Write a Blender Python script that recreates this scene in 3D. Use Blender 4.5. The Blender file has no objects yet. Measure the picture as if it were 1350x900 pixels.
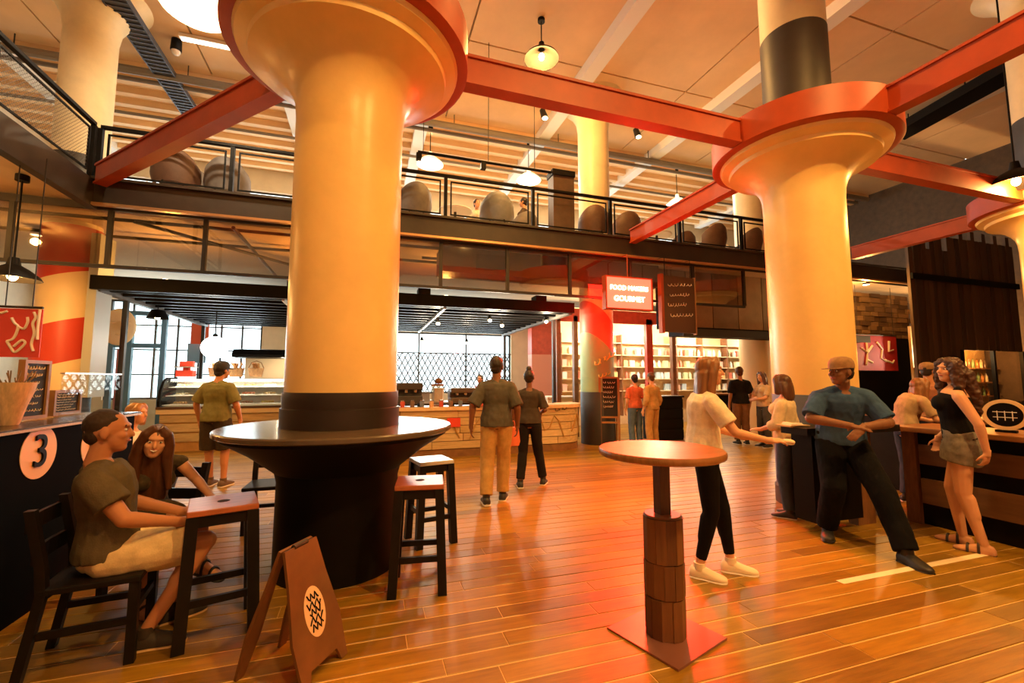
import bpy, bmesh, math, random
from mathutils import Vector, Matrix, noise
RN = random.Random(7)
SC = bpy.context.scene
COL = SC.collection
PI = math.pi
# ---------------------------------------------------------------- camera
F_PX, CX, CY, EYE = 580.0, 671.5, 448.0, 1.5
YAW = math.radians(17.8); TILT = math.atan(52 / F_PX)
cam_d = bpy.data.cameras.new('camera'); cam = bpy.data.objects.new('camera', cam_d); COL.objects.link(cam)
cam.location = (0, 0, EYE); cam.rotation_euler = (PI / 2 + TILT, 0, -YAW)
cam_d.sensor_width = 36; cam_d.lens = F_PX / 1350 * 36; cam_d.clip_start = .05; cam_d.clip_end = 300
cam_d.shift_x = (675 - CX) / 1350; cam_d.shift_y = (CY - 450) / 1350
SC.camera = cam
_f = Vector((math.sin(YAW) * math.cos(TILT), math.cos(YAW) * math.cos(TILT), math.sin(TILT)))
_r = Vector((math.cos(YAW), -math.sin(YAW), 0)); _u = _r.cross(_f)
def ray(px, py): return _f + _r * ((px - CX) / F_PX) + _u * ((CY - py) / F_PX)
def atz(px, py, z=0.0):
    d = ray(px, py); return Vector((0, 0, EYE)) + d * ((z - EYE) / d.z)
def aty(px, py, y):
    d = ray(px, py); return Vector((0, 0, EYE)) + d * (y / d.y)
def atx(px, py, x):
    d = ray(px, py); return Vector((0, 0, EYE)) + d * (x / d.x)
RGT = Vector((_r.x, _r.y, 0)); AWY = Vector((math.sin(YAW), math.cos(YAW), 0))
def ang(right, away):                      # rotz that turns local +Y to that heading
    v = RGT * right + AWY * away
    return math.atan2(-v.x, v.y)
# ---------------------------------------------------------------- view, world, lights
SC.view_settings.view_transform = 'Standard'; SC.view_settings.look = 'None'
SC.view_settings.gamma = 1; SC.view_settings.use_curve_mapping = False
SC.view_settings.exposure = 0.08
W = bpy.data.worlds.new('sky'); SC.world = W; W.use_nodes = True
W.node_tree.nodes['Background'].inputs[0].default_value = (.82, .93, 1, 1)
W.node_tree.nodes['Background'].inputs[1].default_value = 4.0
WARM = (1.0, .50, .13); AMBER = (1.0, .47, .12); PALE = (1.0, .80, .52)
def lamp(kind, name, loc, power, color=WARM, size=.15, aim=None, spot=None, blend=.5, sx=None, sy=None):
    d = bpy.data.lights.new(name, kind); d.energy = power; d.color = color
    if kind == 'AREA':
        d.shape = 'RECTANGLE'; d.size = sx; d.size_y = sy
    else: d.shadow_soft_size = size
    if spot: d.spot_size = math.radians(spot); d.spot_blend = blend
    o = bpy.data.objects.new(name, d); COL.objects.link(o); o.location = loc
    if aim is not None:
        o.rotation_euler = (Vector(aim) - Vector(loc)).to_track_quat('-Z', 'Y').to_euler()
    return o
# daylight that falls in through the windows of the back wall
lamp('AREA', 'daylight', (2.5, 16.6, 6.7), 480, (.95, .97, 1), aim=(2.5, 8, 6.2), sx=24, sy=2.2)
lamp('AREA', 'daylight', (2.5, 16.6, 2.1), 420, (.92, .97, 1), aim=(2.5, 8, .9), sx=5, sy=2.2)
lamp('AREA', 'daylight', (-5.6, 16.6, 2.4), 420, (.88, .96, 1), aim=(-4, 8, .9), sx=5, sy=3)
# ---------------------------------------------------------------- materials
MT = {}
def mat(name, col, rough=.5, metal=0.0, var=.0, vscale=6.0, bump=0.0, bscale=40.0, emit=None, estr=0.0, alpha=None, trans=0.0, stretch=None, coat=0.0, spec=None, dirt=None):
    if name in MT: return MT[name]
    m = bpy.data.materials.new(name); m.use_nodes = True; nt = m.node_tree; b = nt.nodes['Principled BSDF']
    b.inputs['Base Color'].default_value = (*col, 1); b.inputs['Roughness'].default_value = rough; b.inputs['Metallic'].default_value = metal
    if spec is not None: b.inputs['Specular IOR Level'].default_value = spec
    if coat: b.inputs['Coat Weight'].default_value = coat; b.inputs['Coat Roughness'].default_value = .15
    if trans: b.inputs['Transmission Weight'].default_value = trans
    if alpha is not None: b.inputs['Alpha'].default_value = alpha
    if emit: b.inputs['Emission Color'].default_value = (*emit, 1); b.inputs['Emission Strength'].default_value = estr
    if var or bump or dirt:
        tc = nt.nodes.new('ShaderNodeTexCoord'); mp = nt.nodes.new('ShaderNodeMapping'); nt.links.new(tc.outputs['Object'], mp.inputs[0])
        if stretch: mp.inputs['Scale'].default_value = stretch
    if var or dirt:
        n = nt.nodes.new('ShaderNodeTexNoise'); n.inputs['Scale'].default_value = vscale; n.inputs['Detail'].default_value = 6; n.inputs['Roughness'].default_value = .62
        nt.links.new(mp.outputs[0], n.inputs['Vector'])
        r = nt.nodes.new('ShaderNodeValToRGB'); r.color_ramp.elements[0].position = .3; r.color_ramp.elements[1].position = .7
        lo = dirt if dirt else tuple(max(0, c * (1 - var)) for c in col); hi = tuple(min(1, c * (1 + var * .6)) for c in col)
        r.color_ramp.elements[0].color = (*lo, 1); r.color_ramp.elements[1].color = (*hi, 1)
        nt.links.new(n.outputs['Fac'], r.inputs[0]); nt.links.new(r.outputs[0], b.inputs['Base Color'])
    if bump:
        n2 = nt.nodes.new('ShaderNodeTexNoise'); n2.inputs['Scale'].default_value = bscale; n2.inputs['Detail'].default_value = 5
        nt.links.new(mp.outputs[0], n2.inputs['Vector'])
        bp = nt.nodes.new('ShaderNodeBump'); bp.inputs['Strength'].default_value = bump; bp.inputs['Distance'].default_value = .02
        nt.links.new(n2.outputs['Fac'], bp.inputs['Height']); nt.links.new(bp.outputs[0], b.inputs['Normal'])
    MT[name] = m; return m
def glassmat(name, tint=(.9, .95, .95), alpha=.12, rough=.03):
    m = bpy.data.materials.new(name); m.use_nodes = True; nt = m.node_tree; nt.nodes.clear()
    o = nt.nodes.new('ShaderNodeOutputMaterial'); mx = nt.nodes.new('ShaderNodeMixShader'); t = nt.nodes.new('ShaderNodeBsdfTransparent'); g = nt.nodes.new('ShaderNodeBsdfGlossy')
    t.inputs[0].default_value = (*tint, 1); g.inputs['Roughness'].default_value = rough; mx.inputs[0].default_value = alpha
    nt.links.new(t.outputs[0], mx.inputs[1]); nt.links.new(g.outputs[0], mx.inputs[2]); nt.links.new(mx.outputs[0], o.inputs[0]); MT[name] = m; return m
def plankmat(name, c1, c2, c3, rough, axis=0):
    m = bpy.data.materials.new(name); m.use_nodes = True; nt = m.node_tree; b = nt.nodes['Principled BSDF']
    oi = nt.nodes.new('ShaderNodeObjectInfo'); ge = nt.nodes.new('ShaderNodeNewGeometry')
    ad = nt.nodes.new('ShaderNodeMath'); ad.operation = 'ADD'; fr = nt.nodes.new('ShaderNodeMath'); fr.operation = 'FRACT'
    nt.links.new(oi.outputs['Random'], ad.inputs[0]); nt.links.new(ge.outputs['Random Per Island'], ad.inputs[1]); nt.links.new(ad.outputs[0], fr.inputs[0])
    r = nt.nodes.new('ShaderNodeValToRGB'); e = r.color_ramp.elements; e[0].color = (*c1, 1); e[1].color = (*c3, 1); k = e.new(.5); k.color = (*c2, 1)
    nt.links.new(fr.outputs[0], r.inputs[0])
    mp = nt.nodes.new('ShaderNodeMapping'); sc = [14, 14, 14]; sc[axis] = 1.2; mp.inputs['Scale'].default_value = sc
    nt.links.new(ge.outputs['Position'], mp.inputs[0])
    n = nt.nodes.new('ShaderNodeTexNoise'); n.inputs['Scale'].default_value = 2.2; n.inputs['Detail'].default_value = 8; n.inputs['Roughness'].default_value = .7; nt.links.new(mp.outputs[0], n.inputs['Vector'])
    mx = nt.nodes.new('ShaderNodeMix'); mx.data_type = 'RGBA'; mx.blend_type = 'MULTIPLY'; mx.inputs[0].default_value = .75
    r2 = nt.nodes.new('ShaderNodeValToRGB'); r2.color_ramp.elements[0].position = .28; r2.color_ramp.elements[0].color = (.42, .4, .38, 1); r2.color_ramp.elements[1].position = .66; r2.color_ramp.elements[1].color = (1, 1, 1, 1)
    nt.links.new(n.outputs['Fac'], r2.inputs[0]); nt.links.new(r.outputs[0], mx.inputs[6]); nt.links.new(r2.outputs[0], mx.inputs[7]); nt.links.new(mx.outputs[2], b.inputs['Base Color'])
    rr = nt.nodes.new('ShaderNodeMapRange'); rr.inputs[3].default_value = rough - .1; rr.inputs[4].default_value = rough + .12; nt.links.new(n.outputs['Fac'], rr.inputs[0]); nt.links.new(rr.outputs[0], b.inputs['Roughness'])
    bp = nt.nodes.new('ShaderNodeBump'); bp.inputs['Strength'].default_value = .12; bp.inputs['Distance'].default_value = .01; nt.links.new(n.outputs['Fac'], bp.inputs['Height']); nt.links.new(bp.outputs[0], b.inputs['Normal'])
    MT[name] = m; return m
# ---------------------------------------------------------------- mesh helpers
class MB:
    def __init__(s): s.v = []; s.f = []
    def add(s, vs, fs, M=None):
        o = len(s.v)
        s.v += [tuple(M @ Vector(p)) if M is not None else tuple(p) for p in vs]
        s.f += [tuple(i + o for i in f) for f in fs]; return s
    def box(s, a, b, M=None):
        x0, y0, z0 = a; x1, y1, z1 = b
        return s.add([(x0, y0, z0), (x1, y0, z0), (x1, y1, z0), (x0, y1, z0), (x0, y0, z1), (x1, y0, z1), (x1, y1, z1), (x0, y1, z1)],
                     [(0, 3, 2, 1), (4, 5, 6, 7), (0, 1, 5, 4), (1, 2, 6, 5), (2, 3, 7, 6), (3, 0, 4, 7)], M)
    def cb(s, c, d, M=None):
        return s.box((c[0] - d[0] / 2, c[1] - d[1] / 2, c[2] - d[2] / 2), (c[0] + d[0] / 2, c[1] + d[1] / 2, c[2] + d[2] / 2), M)
    def rings(s, rs, cap=True, close=True):
        n = len(rs[0]); vs = [p for r in rs for p in r]; fs = []
        for i in range(len(rs) - 1):
            for j in range(n if close else n - 1):
                k = (j + 1) % n; fs.append((i * n + j, i * n + k, (i + 1) * n + k, (i + 1) * n + j))
        if cap: fs.append(tuple(reversed(range(n)))); fs.append(tuple((len(rs) - 1) * n + j for j in range(n)))
        return s.add(vs, fs)
    def cone(s, p0, p1, r0, r1=None, n=14, rnd0=False, rnd1=False):
        p0 = Vector(p0); p1 = Vector(p1); r1 = r0 if r1 is None else r1; ax = (p1 - p0)
        if ax.length < 1e-6: return s
        ax.normalize(); q = ax.orthogonal().normalized(); w = ax.cross(q)
        st = []
        if rnd0: st += [(p0 - ax * r0 * math.sin(a), r0 * math.cos(a)) for a in (1.45, 1.0, .5)]
        st += [(p0, r0), (p1, r1)]
        if rnd1: st += [(p1 + ax * r1 * math.sin(a), r1 * math.cos(a)) for a in (.5, 1.0, 1.45)]
        return s.rings([[c + (q * math.cos(2 * PI * j / n) + w * math.sin(2 * PI * j / n)) * r for j in range(n)] for c, r in st])
    def cap(s, p0, p1, r0, r1=None, n=12): return s.cone(p0, p1, r0, r1, n, True, True)
    def lathe(s, prof, n=32, c=(0, 0, 0), cap=True):
        return s.rings([[(c[0] + r * math.cos(2 * PI * j / n), c[1] + r * math.sin(2 * PI * j / n), c[2] + z) for j in range(n)] for r, z in prof], cap)
    def tube(s, pts, r, n=6, cap=True):
        pts = [Vector(p) for p in pts]; rs = []; q = None
        for i, p in enumerate(pts):
            t = (pts[min(i + 1, len(pts) - 1)] - pts[max(i - 1, 0)])
            if t.length < 1e-7: t = Vector((0, 0, 1))
            t.normalize()
            q = t.orthogonal().normalized() if q is None else (q - t * q.dot(t)).normalized()
            w = t.cross(q); rr = r[i] if isinstance(r, (list, tuple)) else r
            rs.append([p + (q * math.cos(2 * PI * j / n) + w * math.sin(2 * PI * j / n)) * rr for j in range(n)])
        return s.rings(rs, cap)
    def ell(s, c, rx, ry, rz, B=None, n=14, m=9):
        c = Vector(c); X, Y, Z = B if B else (Vector((1, 0, 0)), Vector((0, 1, 0)), Vector((0, 0, 1)))
        rs = []
        for i in range(m):
            a = -PI / 2 + PI * (i + .35) / (m - .3)
            rs.append([c + X * (rx * math.cos(a) * math.cos(2 * PI * j / n)) + Y * (ry * math.cos(a) * math.sin(2 * PI * j / n)) + Z * (rz * math.sin(a)) for j in range(n)])
        return s.rings(rs)
    def poly(s, pts, d):                    # prism from polygon pts extruded by vector d
        d = Vector(d); pts = [Vector(p) for p in pts]
        return s.rings([pts, [p + d for p in pts]])
    def mesh(s, name, m, smooth=False):
        me = bpy.data.meshes.new(name); me.from_pydata(s.v, [], s.f)
        bm = bmesh.new(); bm.from_mesh(me); bmesh.ops.recalc_face_normals(bm, faces=bm.faces); bm.to_mesh(me); bm.free()
        if m is not None: me.materials.append(m)
        if smooth:
            me.polygons.foreach_set('use_smooth', [True] * len(me.polygons)); me.set_sharp_from_angle(angle=math.radians(smooth if smooth > 1 else 40))
        return me
    def build(s, name, m, parent=None, smooth=False, bevel=0):
        o = bpy.data.objects.new(name, s.mesh(name, m, smooth)); COL.objects.link(o)
        if parent: o.parent = parent
        if bevel:
            b = o.modifiers.new('bevel', 'BEVEL'); b.width = bevel; b.segments = 2; b.limit_method = 'ANGLE'
        return o
def tag(o, label=None, cat=None, group=None, kind=None):
    if label: o['label'] = label
    if cat: o['category'] = cat
    if group: o['group'] = group
    if kind: o['kind'] = kind
    return o
def thing(name, label, cat, loc=(0, 0, 0), rz=0.0, group=None):
    o = bpy.data.objects.new(name, None); COL.objects.link(o); o.location = loc; o.rotation_euler = (0, 0, rz); o.empty_display_size = .1
    return tag(o, label, cat, group)
def inst(name, me, parent=None, loc=(0, 0, 0), rz=0.0, scale=None):
    o = bpy.data.objects.new(name, me); COL.objects.link(o); o.location = loc; o.rotation_euler = (0, 0, rz)
    if parent: o.parent = parent
    if scale: o.scale = scale
    return o
def copy_tree(o, parent=None):
    c = o.copy(); COL.objects.link(c); c.parent = parent
    for ch in list(o.children): copy_tree(ch, c)
    return c
def text_mesh(name, body, size, m, parent, M, depth=.004, shear=0.0):
    cu = bpy.data.curves.new(name, 'FONT'); cu.body = body; cu.size = size; cu.extrude = depth; cu.align_x = 'CENTER'; cu.align_y = 'CENTER'; cu.shear = shear
    t = bpy.data.objects.new(name, cu); COL.objects.link(t); bpy.context.view_layer.update()
    me = bpy.data.meshes.new_from_object(t.evaluated_get(bpy.context.evaluated_depsgraph_get())); bpy.data.objects.remove(t)
    me.transform(M); me.materials.clear(); me.materials.append(m)
    o = bpy.data.objects.new(name, me); COL.objects.link(o); o.parent = parent; return o
def scribble(mb, p0, p1, up, h, r, waves=8, seed=0):       # a line of illegible handwriting
    g = random.Random(seed); p0 = Vector(p0); p1 = Vector(p1); up = Vector(up); d = p1 - p0; seg = []; i = 0; n = waves * 4
    while i < n:
        L = g.randint(5, 9); pts = []
        for k in range(i, min(n, i + L) + 1):
            t = k / n; pts.append(p0 + d * t + up * (h * (.5 + .5 * math.sin(k * 1.7) * g.uniform(.4, 1))) + d.normalized() * (h * .25 * math.cos(k * 1.7)))
        if len(pts) > 1: mb.tube(pts, r, 4)
        i += L + 1
    return mb
ORD = ['first', 'second', 'third', 'fourth', 'fifth', 'sixth', 'seventh', 'eighth', 'ninth', 'tenth', 'eleventh', 'twelfth', 'thirteenth', 'fourteenth', 'fifteenth', 'sixteenth', 'seventeenth', 'eighteenth', 'nineteenth', 'twentieth']
# shared materials
cream = mat('cream_paint', (.86, .72, .45), .42, var=.12, vscale=2.2, bump=.12, bscale=9)
ceilm = mat('ceiling_paint', (.90, .61, .33), .8, var=.10, vscale=.8, bump=.1, bscale=5)
redst = mat('red_steel', (.43, .058, .010), .48, var=.18, vscale=3)
black = mat('black_paint', (.006, .005, .0045), .5, spec=.12)
blackw = mat('black_wood', (.010, .008, .006), .42, var=.3, vscale=8, spec=.2)
dsteel = mat('dark_steel', (.03, .026, .022), .5, .3)
char = mat('charcoal_paint', (.045, .04, .037), .5, var=.2, vscale=4)
grey = mat('grey_blue_paint', (.12, .16, .22), .5, var=.2, vscale=3)
white = mat('white_paint', (.85, .82, .76), .5)
offw = mat('offwhite_wall', (.72, .62, .46), .8, var=.12, vscale=1.5)
brown = mat('brown_wood', (.22, .09, .028), .42, var=.35, vscale=5, stretch=(1, 6, 6))
tabw = mat('table_wood', (.34, .15, .045), .32, var=.3, vscale=5, stretch=(1, 7, 1), bump=.08)
seatw = mat('stool_seat_wood', (.42, .13, .05), .34, var=.3, vscale=7, stretch=(1, 5, 1))
darkw = plankmat('dark_planks', (.05, .026, .011), (.085, .043, .017), (.13, .065, .026), .6, 2)
floorp = plankmat('floor_planks', (.23, .118, .011), (.34, .18, .015), (.45, .245, .021), .34, 0)
seamm = mat('seam_filler', (.75, .50, .19), .4)
glass = glassmat('clear_glass', (.93, .97, .96), .08)
dglass = glassmat('smoky_glass', (.82, .74, .62), .12)
# ================================================================= floor
FX0, FX1, FY0, FY1 = -9.0, 18.0, -3.0, 16.0
fl = MB().box((FX0, FY0, -.2), (FX1, FY1, -.0035)).build('floor', seamm); tag(fl, kind='structure')
PW, GAP = .145, .009
cand = []
y = FY0; row = 0
while y < FY1:
    x = FX0 - RN.uniform(0, 2)
    while x < FX1:
        L = RN.choice((1.2, 1.6, 2.0, 2.4)); 
        cand.append((x, y, L)); x += L
    y += PW
def vis(x, y, L):
    best = 0
    for t in (.1, .5, .9):
        q = Vector((x + L * t, y + PW / 2, 0)) - Vector((0, 0, EYE)); w = q.dot(_f)
        if w < .5: continue
        u, v = CX + F_PX * q.dot(_r) / w, CY - F_PX * q.dot(_u) / w
        if -20 < u < 1370 and v < 930: best = max(best, 1 / w)
    return best
cand.sort(key=lambda c: -vis(*c))
def plank_geo(mb, x, y, L, z=0):
    a, c, h = GAP / 2, .003, .02
    x0, x1, y0, y1 = x + .0015, x + L - .0015, y + a, y + PW - a
    return mb.rings([[(x0, y0, -h + z), (x1, y0, -h + z), (x1, y1, -h + z), (x0, y1, -h + z)], [(x0, y0, -c + z), (x1, y0, -c + z), (x1, y1, -c + z), (x0, y1, -c + z)],
                     [(x0 + c, y0 + c, z), (x1 - c, y0 + c, z), (x1 - c, y1 - c, z), (x0 + c, y1 - c, z)]])
pm = {L: plank_geo(MB(), 0, 0, L).mesh('plank', floorp) for L in (1.2, 1.6, 2.0, 2.4)}
for i, (x, y, L) in enumerate(cand[:300]):
    inst('plank', pm[L], fl, (x, y, RN.uniform(-.0012, .0012)))
rest = MB()
for x, y, L in cand[300:]: plank_geo(rest, x, y, L)
tag(rest.build('planks_beyond', floorp, fl), kind='stuff')
# ================================================================= ceiling at 8.5 m
CZ = 8.5
ce = MB().box((FX0, FY0, CZ + .03), (FX1, FY1, CZ + .3)).build('ceiling', mat('ceiling_joint', (.35, .26, .16), .9)); tag(ce, kind='structure')
pg = {}
nx, ny = 10, 5
wx, wy = (FX1 - FX0) / nx, (11.2 - FY0) / ny
pmesh = MB().box((.02, .02, -.015), (wx - .02, wy - .02, .05)).mesh('ceiling_panel', ceilm)
for i in range(nx):
    for j in range(ny): inst('ceiling_panel', pmesh, ce, (FX0 + i * wx, FY0 + j * wy, CZ))
j2 = MB().box((FX0, 0, -.16), (FX1, .16, .05)).mesh('ceiling_joist', ceilm)
for k in range(9): inst('ceiling_joist', j2, ce, (0, 11.25 + k * .52, CZ))
MB().box((FX0, 11.2, CZ - .0), (FX1, FY1, CZ + .04)).build('ceiling_board', ceilm, ce)
bmv = MB().box((-.16, 0, -.26), (.16, 14.5, .02)).mesh('ceiling_beam', white)
for x in (-7.4, -2.0, 1.2, 4.55, 8.2, 13.9): inst('ceiling_beam', bmv, ce, (x, 1.2, CZ))
# ================================================================= walls
def wall_grid(name, axis, pos, th, a0, a1, z0, z1, holes, m):
    A = sorted({a0, a1, *[h[0] for h in holes], *[h[1] for h in holes]}); Z = sorted({z0, z1, *[h[2] for h in holes], *[h[3] for h in holes]}); mb = MB()
    for i in range(len(A) - 1):
        for j in range(len(Z) - 1):
            ca, cz = (A[i] + A[i + 1]) / 2, (Z[j] + Z[j + 1]) / 2
            if any(h[0] < ca < h[1] and h[2] < cz < h[3] for h in holes): continue
            if axis == 'y': mb.box((A[i], pos, Z[j]), (A[i + 1], pos + th, Z[j + 1]))
            else: mb.box((pos, A[i], Z[j]), (pos + th, A[i + 1], Z[j + 1]))
    return tag(mb.build(name, m), kind='structure')
WB = 16.0
wins = [(-7.4, -3.3, .9, 3.9), (.0, 5.2, 1.0, 3.2), (6.2, 8.6, 1.0, 3.2)]
upw = [(x, x + 2.6, 5.5, 7.75) for x in (-7.6, -4.4, -1.2, 2.0, 5.2, 8.4, 11.6)]
wall_grid('wall_back', 'y', WB, .3, FX0, FX1, 0, CZ, wins + upw, offw)
wall_grid('wall_left', 'x', FX0 - .2, .2, FY0, FY1, 0, CZ, [], offw)
wall_grid('wall_right', 'x', FX1, .2, FY0, FY1, 0, CZ, [], mat('dark_wall', (.08, .045, .02), .7, var=.3))
wall_grid('wall_rear', 'y', FY0 - .2, .2, FX0, FX1, 0, CZ, [], offw)
wn = 0
def window(x0, x1, z0, z1, nx, nz, lattice=False, fm=None):
    global wn; wn += 1
    w = tag(MB().build('window_%d' % wn, None), kind='structure') if False else thing('window_%d' % wn, None, None, (0, WB + .12, 0)); tag(w, kind='structure')
    fm = fm or dsteel; t = .06
    mb = MB(); mb.box((x0, -.05, z0), (x0 + t, .05, z1)).box((x1 - t, -.05, z0), (x1, .05, z1)).box((x0 + t, -.05, z0), (x1 - t, .05, z0 + t)).box((x0 + t, -.05, z1 - t), (x1 - t, .05, z1)); mb.build('window_frame', fm, w)
    for i in range(1, nx): xx = x0 + (x1 - x0) * i / nx; MB().box((xx - .025, -.04, z0 + t), (xx + .025, .04, z1 - t)).build('mullion', fm, w)
    for j in range(1, nz): zz = z0 + (z1 - z0) * j / nz; MB().box((x0 + t, -.03, zz - .018), (x1 - t, .03, zz + .018)).build('transom_bar', fm, w)
    for i in range(nx):
        for j in range(nz):
            a, b = x0 + (x1 - x0) * i / nx, x0 + (x1 - x0) * (i + 1) / nx; c, d = z0 + (z1 - z0) * j / nz, z0 + (z1 - z0) * (j + 1) / nz
            MB().box((a, .0, c), (b, .008, d)).build('pane', glass, w)
    if lattice:
        mb = MB(); zt = z1 - .75; H = zt - z0; k = x0 - H
        while k < x1:
            for s in (1, -1):
                pts = []
                for q in range(13):
                    t_ = q / 12; xx = k + H * .55 * t_ if s > 0 else k + H * .55 * (1 - t_)
                    if x0 < xx < x1: pts.append((xx, -.12, z0 + H * t_))
                if len(pts) > 1: mb.tube(pts, .026, 4)
            k += .2
        mb.box((x0, -.135, zt - .02), (x1, -.105, zt + .02)).box((x0, -.135, z0 + H * .33 - .01), (x1, -.105, z0 + H * .33 + .01))
        mb.build('security_lattice', dsteel, w)
    return w
bluef = mat('blue_frame', (.10, .24, .36), .4)
window(*wins[0], 7, 4); window(*wins[1], 3, 1, True); window(*wins[2], 3, 2)
for u in upw: window(*u, 3, 2, fm=white)
# ================================================================= columns with mushroom capitals
shaft = mat('column_paint', (.93, .65, .24), .33, var=.10, vscale=1.8, bump=.18, bscale=7, dirt=None)
def column(x, y, label, band=None, table=False):
    c = thing('column', label, 'column', (x, y, 0))
    MB().lathe([(.445, 0 if band else 0), (.445, 3.72), (.455, 3.85), (.48, 3.94), (.53, 4.02), (.61, 4.10), (.72, 4.165), (.82, 4.20), (.83, 4.25), (.92, 4.29), (.95, 4.36), (.40, 4.37), (.39, 4.62)], 64).build('shaft', shaft, c, 35)
    r = MB(); n = 64
    r.rings([[(rr * math.cos(2 * PI * j / n), rr * math.sin(2 * PI * j / n), z) for j in range(n)] for rr, z in ((.90, 4.33), (.99, 4.33), (1.03, 4.35), (1.03, 4.68), (.97, 4.68), (.97, 4.40), (.90, 4.40), (.90, 4.33))], cap=False)
    r.build('ring_beam', redst, c, 35)
    MB().lathe([(.38, 4.55), (.38, 6.0)], 48).build('upper_band', char, c, 35)
    MB().lathe([(.375, 5.95), (.375, 8.0), (.42, 8.2), (.6, 8.4), (.75, 8.5)], 48).build('upper_shaft', cream, c, 35)
    return c
C1 = column(-.2, 4.0, 'thick cream column with flared red-rimmed capital rising through the round black table')
C2 = column(5.26, 4.06, 'thick cream column with grey-blue base and red-ringed capital beside the bar')
C3 = column(11.0, 4.05, 'cream column capital with red ring at the right edge')
MB().lathe([(.452, .06), (.452, 1.32), (.45, 1.32)], 64).build('painted_base', grey, C2, 35)
MB().lathe([(.47, 0), (.47, .2), (.455, .22)], 64).build('plinth', char, C2, 35)
# column 1: dark collar and flared round table
MB().lathe([(.47, 1.12), (.47, 1.27), (.455, 1.275), (.46, 1.36), (.455, 1.40), (.447, 1.40)], 64).build('collar', mat('collar_brown', (.022, .014, .010), .4, var=.2), C1, 35)
tt = thing('round_table', 'large round dark table built around the cream column with black flared base', 'table', (-.2, 4.0, 0))
def annulus(mb, prof, n=72): return mb.rings([[(r * math.cos(2 * PI * j / n), r * math.sin(2 * PI * j / n), z) for j in range(n)] for r, z in prof + prof[:1]], cap=False)
annulus(MB(), [(.475, 1.075), (.90, 1.075), (.915, 1.085), (.915, 1.11), (.905, 1.12), (.475, 1.12)]).build('table_top', mat('dark_table_top', (.11, .085, .06), .2, var=.25, vscale=3), tt, 35)
annulus(MB(), [(.448, 0), (.475, 0), (.47, .70), (.49, .78), (.68, .93), (.87, 1.05), (.87, 1.074), (.448, 1.074)]).build('flared_base', black, tt, 35)
# second row of columns, painted below the mezzanine
def zonemat(name, zones, tilt):               # painted bands: list of (height, colour), slanted by tilt (x,y)
    m = bpy.data.materials.new(name); m.use_nodes = True; nt = m.node_tree; b = nt.nodes['Principled BSDF']; b.inputs['Roughness'].default_value = .45
    tc = nt.nodes.new('ShaderNodeTexCoord'); vm = nt.nodes.new('ShaderNodeVectorMath'); vm.operation = 'DOT_PRODUCT'; vm.inputs[1].default_value = (tilt[0], tilt[1], 1); nt.links.new(tc.outputs['Object'], vm.inputs[0])
    dv = nt.nodes.new('ShaderNodeMath'); dv.operation = 'DIVIDE'; dv.inputs[1].default_value = 6; nt.links.new(vm.outputs['Value'], dv.inputs[0])
    r = nt.nodes.new('ShaderNodeValToRGB'); r.color_ramp.interpolation = 'CONSTANT'; el = r.color_ramp.elements
    el[0].position = 0; el[0].color = (*zones[0][1], 1); el[1].position = zones[1][0] / 6; el[1].color = (*zones[1][1], 1)
    for z, c in zones[2:]: k = el.new(z / 6); k.color = (*c, 1)
    nt.links.new(dv.outputs[0], r.inputs[0]); nt.links.new(r.outputs[0], b.inputs['Base Color']); MT[name] = m; return m
CR = (.85, .68, .40); RD = (.60, .06, .03); BK = (.02, .017, .015)
pc1 = zonemat('red_cream_stripes', [(0, BK), (1.12, CR), (1.75, RD), (2.45, CR), (3.25, RD)], (-.32, -.1))
pc2 = zonemat('red_green_paint', [(0, (.28, .42, .22)), (1.18, (.30, .44, .23)), (2.25, (.72, .16, .10)), (3.0, CR)], (.9, .2))
def column2(x, y, label, m):
    c = thing('column', label, 'column', (x, y, 0))
    MB().lathe([(.40, 0), (.40, 4.1)], 48).build('lower_shaft', m, c, 35)
    MB().lathe([(.38, 4.1), (.38, 7.7), (.42, 7.95), (.55, 8.2), (.78, 8.42), (.85, 8.5)], 48).build('upper_shaft', cream, c, 35)
    return c
C4 = column2(-4.95, 9.45, 'column painted in red and cream stripes behind the black counter', pc1)
C5 = column2(5.25, 9.45, 'column painted red and green beside the neon sign', pc2)
C6 = column2(10.15, 9.45, 'cream column partly hidden behind the column by the bar', mat('plain_col', (.8, .62, .36), .5))
MB().lathe([(.41, 4.4), (.41, 5.35)], 48).build('dark_band', char, C4, 35)
pc3 = MB().box((.39, -.28, 1.2), (.52, .2, 4.0)).build('edge_strip', mat('grey_strip', (.45, .48, .46), .5), C4)
MB().lathe([(.406, 0), (.406, 1.2), (.40, 1.21)], 48).build('dark_base', mat('base_black', BK, .5), C5, 35)
sb = MB(); scribble(sb, (-.30, -.40, 1.75), (.22, -.44, 2.0), (0, 0, 1), .2, .016, 4, 3); scribble(sb, (-.2, -.4, 1.5), (.1, -.43, 1.6), (0, 0, 1), .12, .01, 3, 5)
sb.build('painted_script', mat('yellow_paint', (.8, .7, .15), .5), C5)
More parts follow.
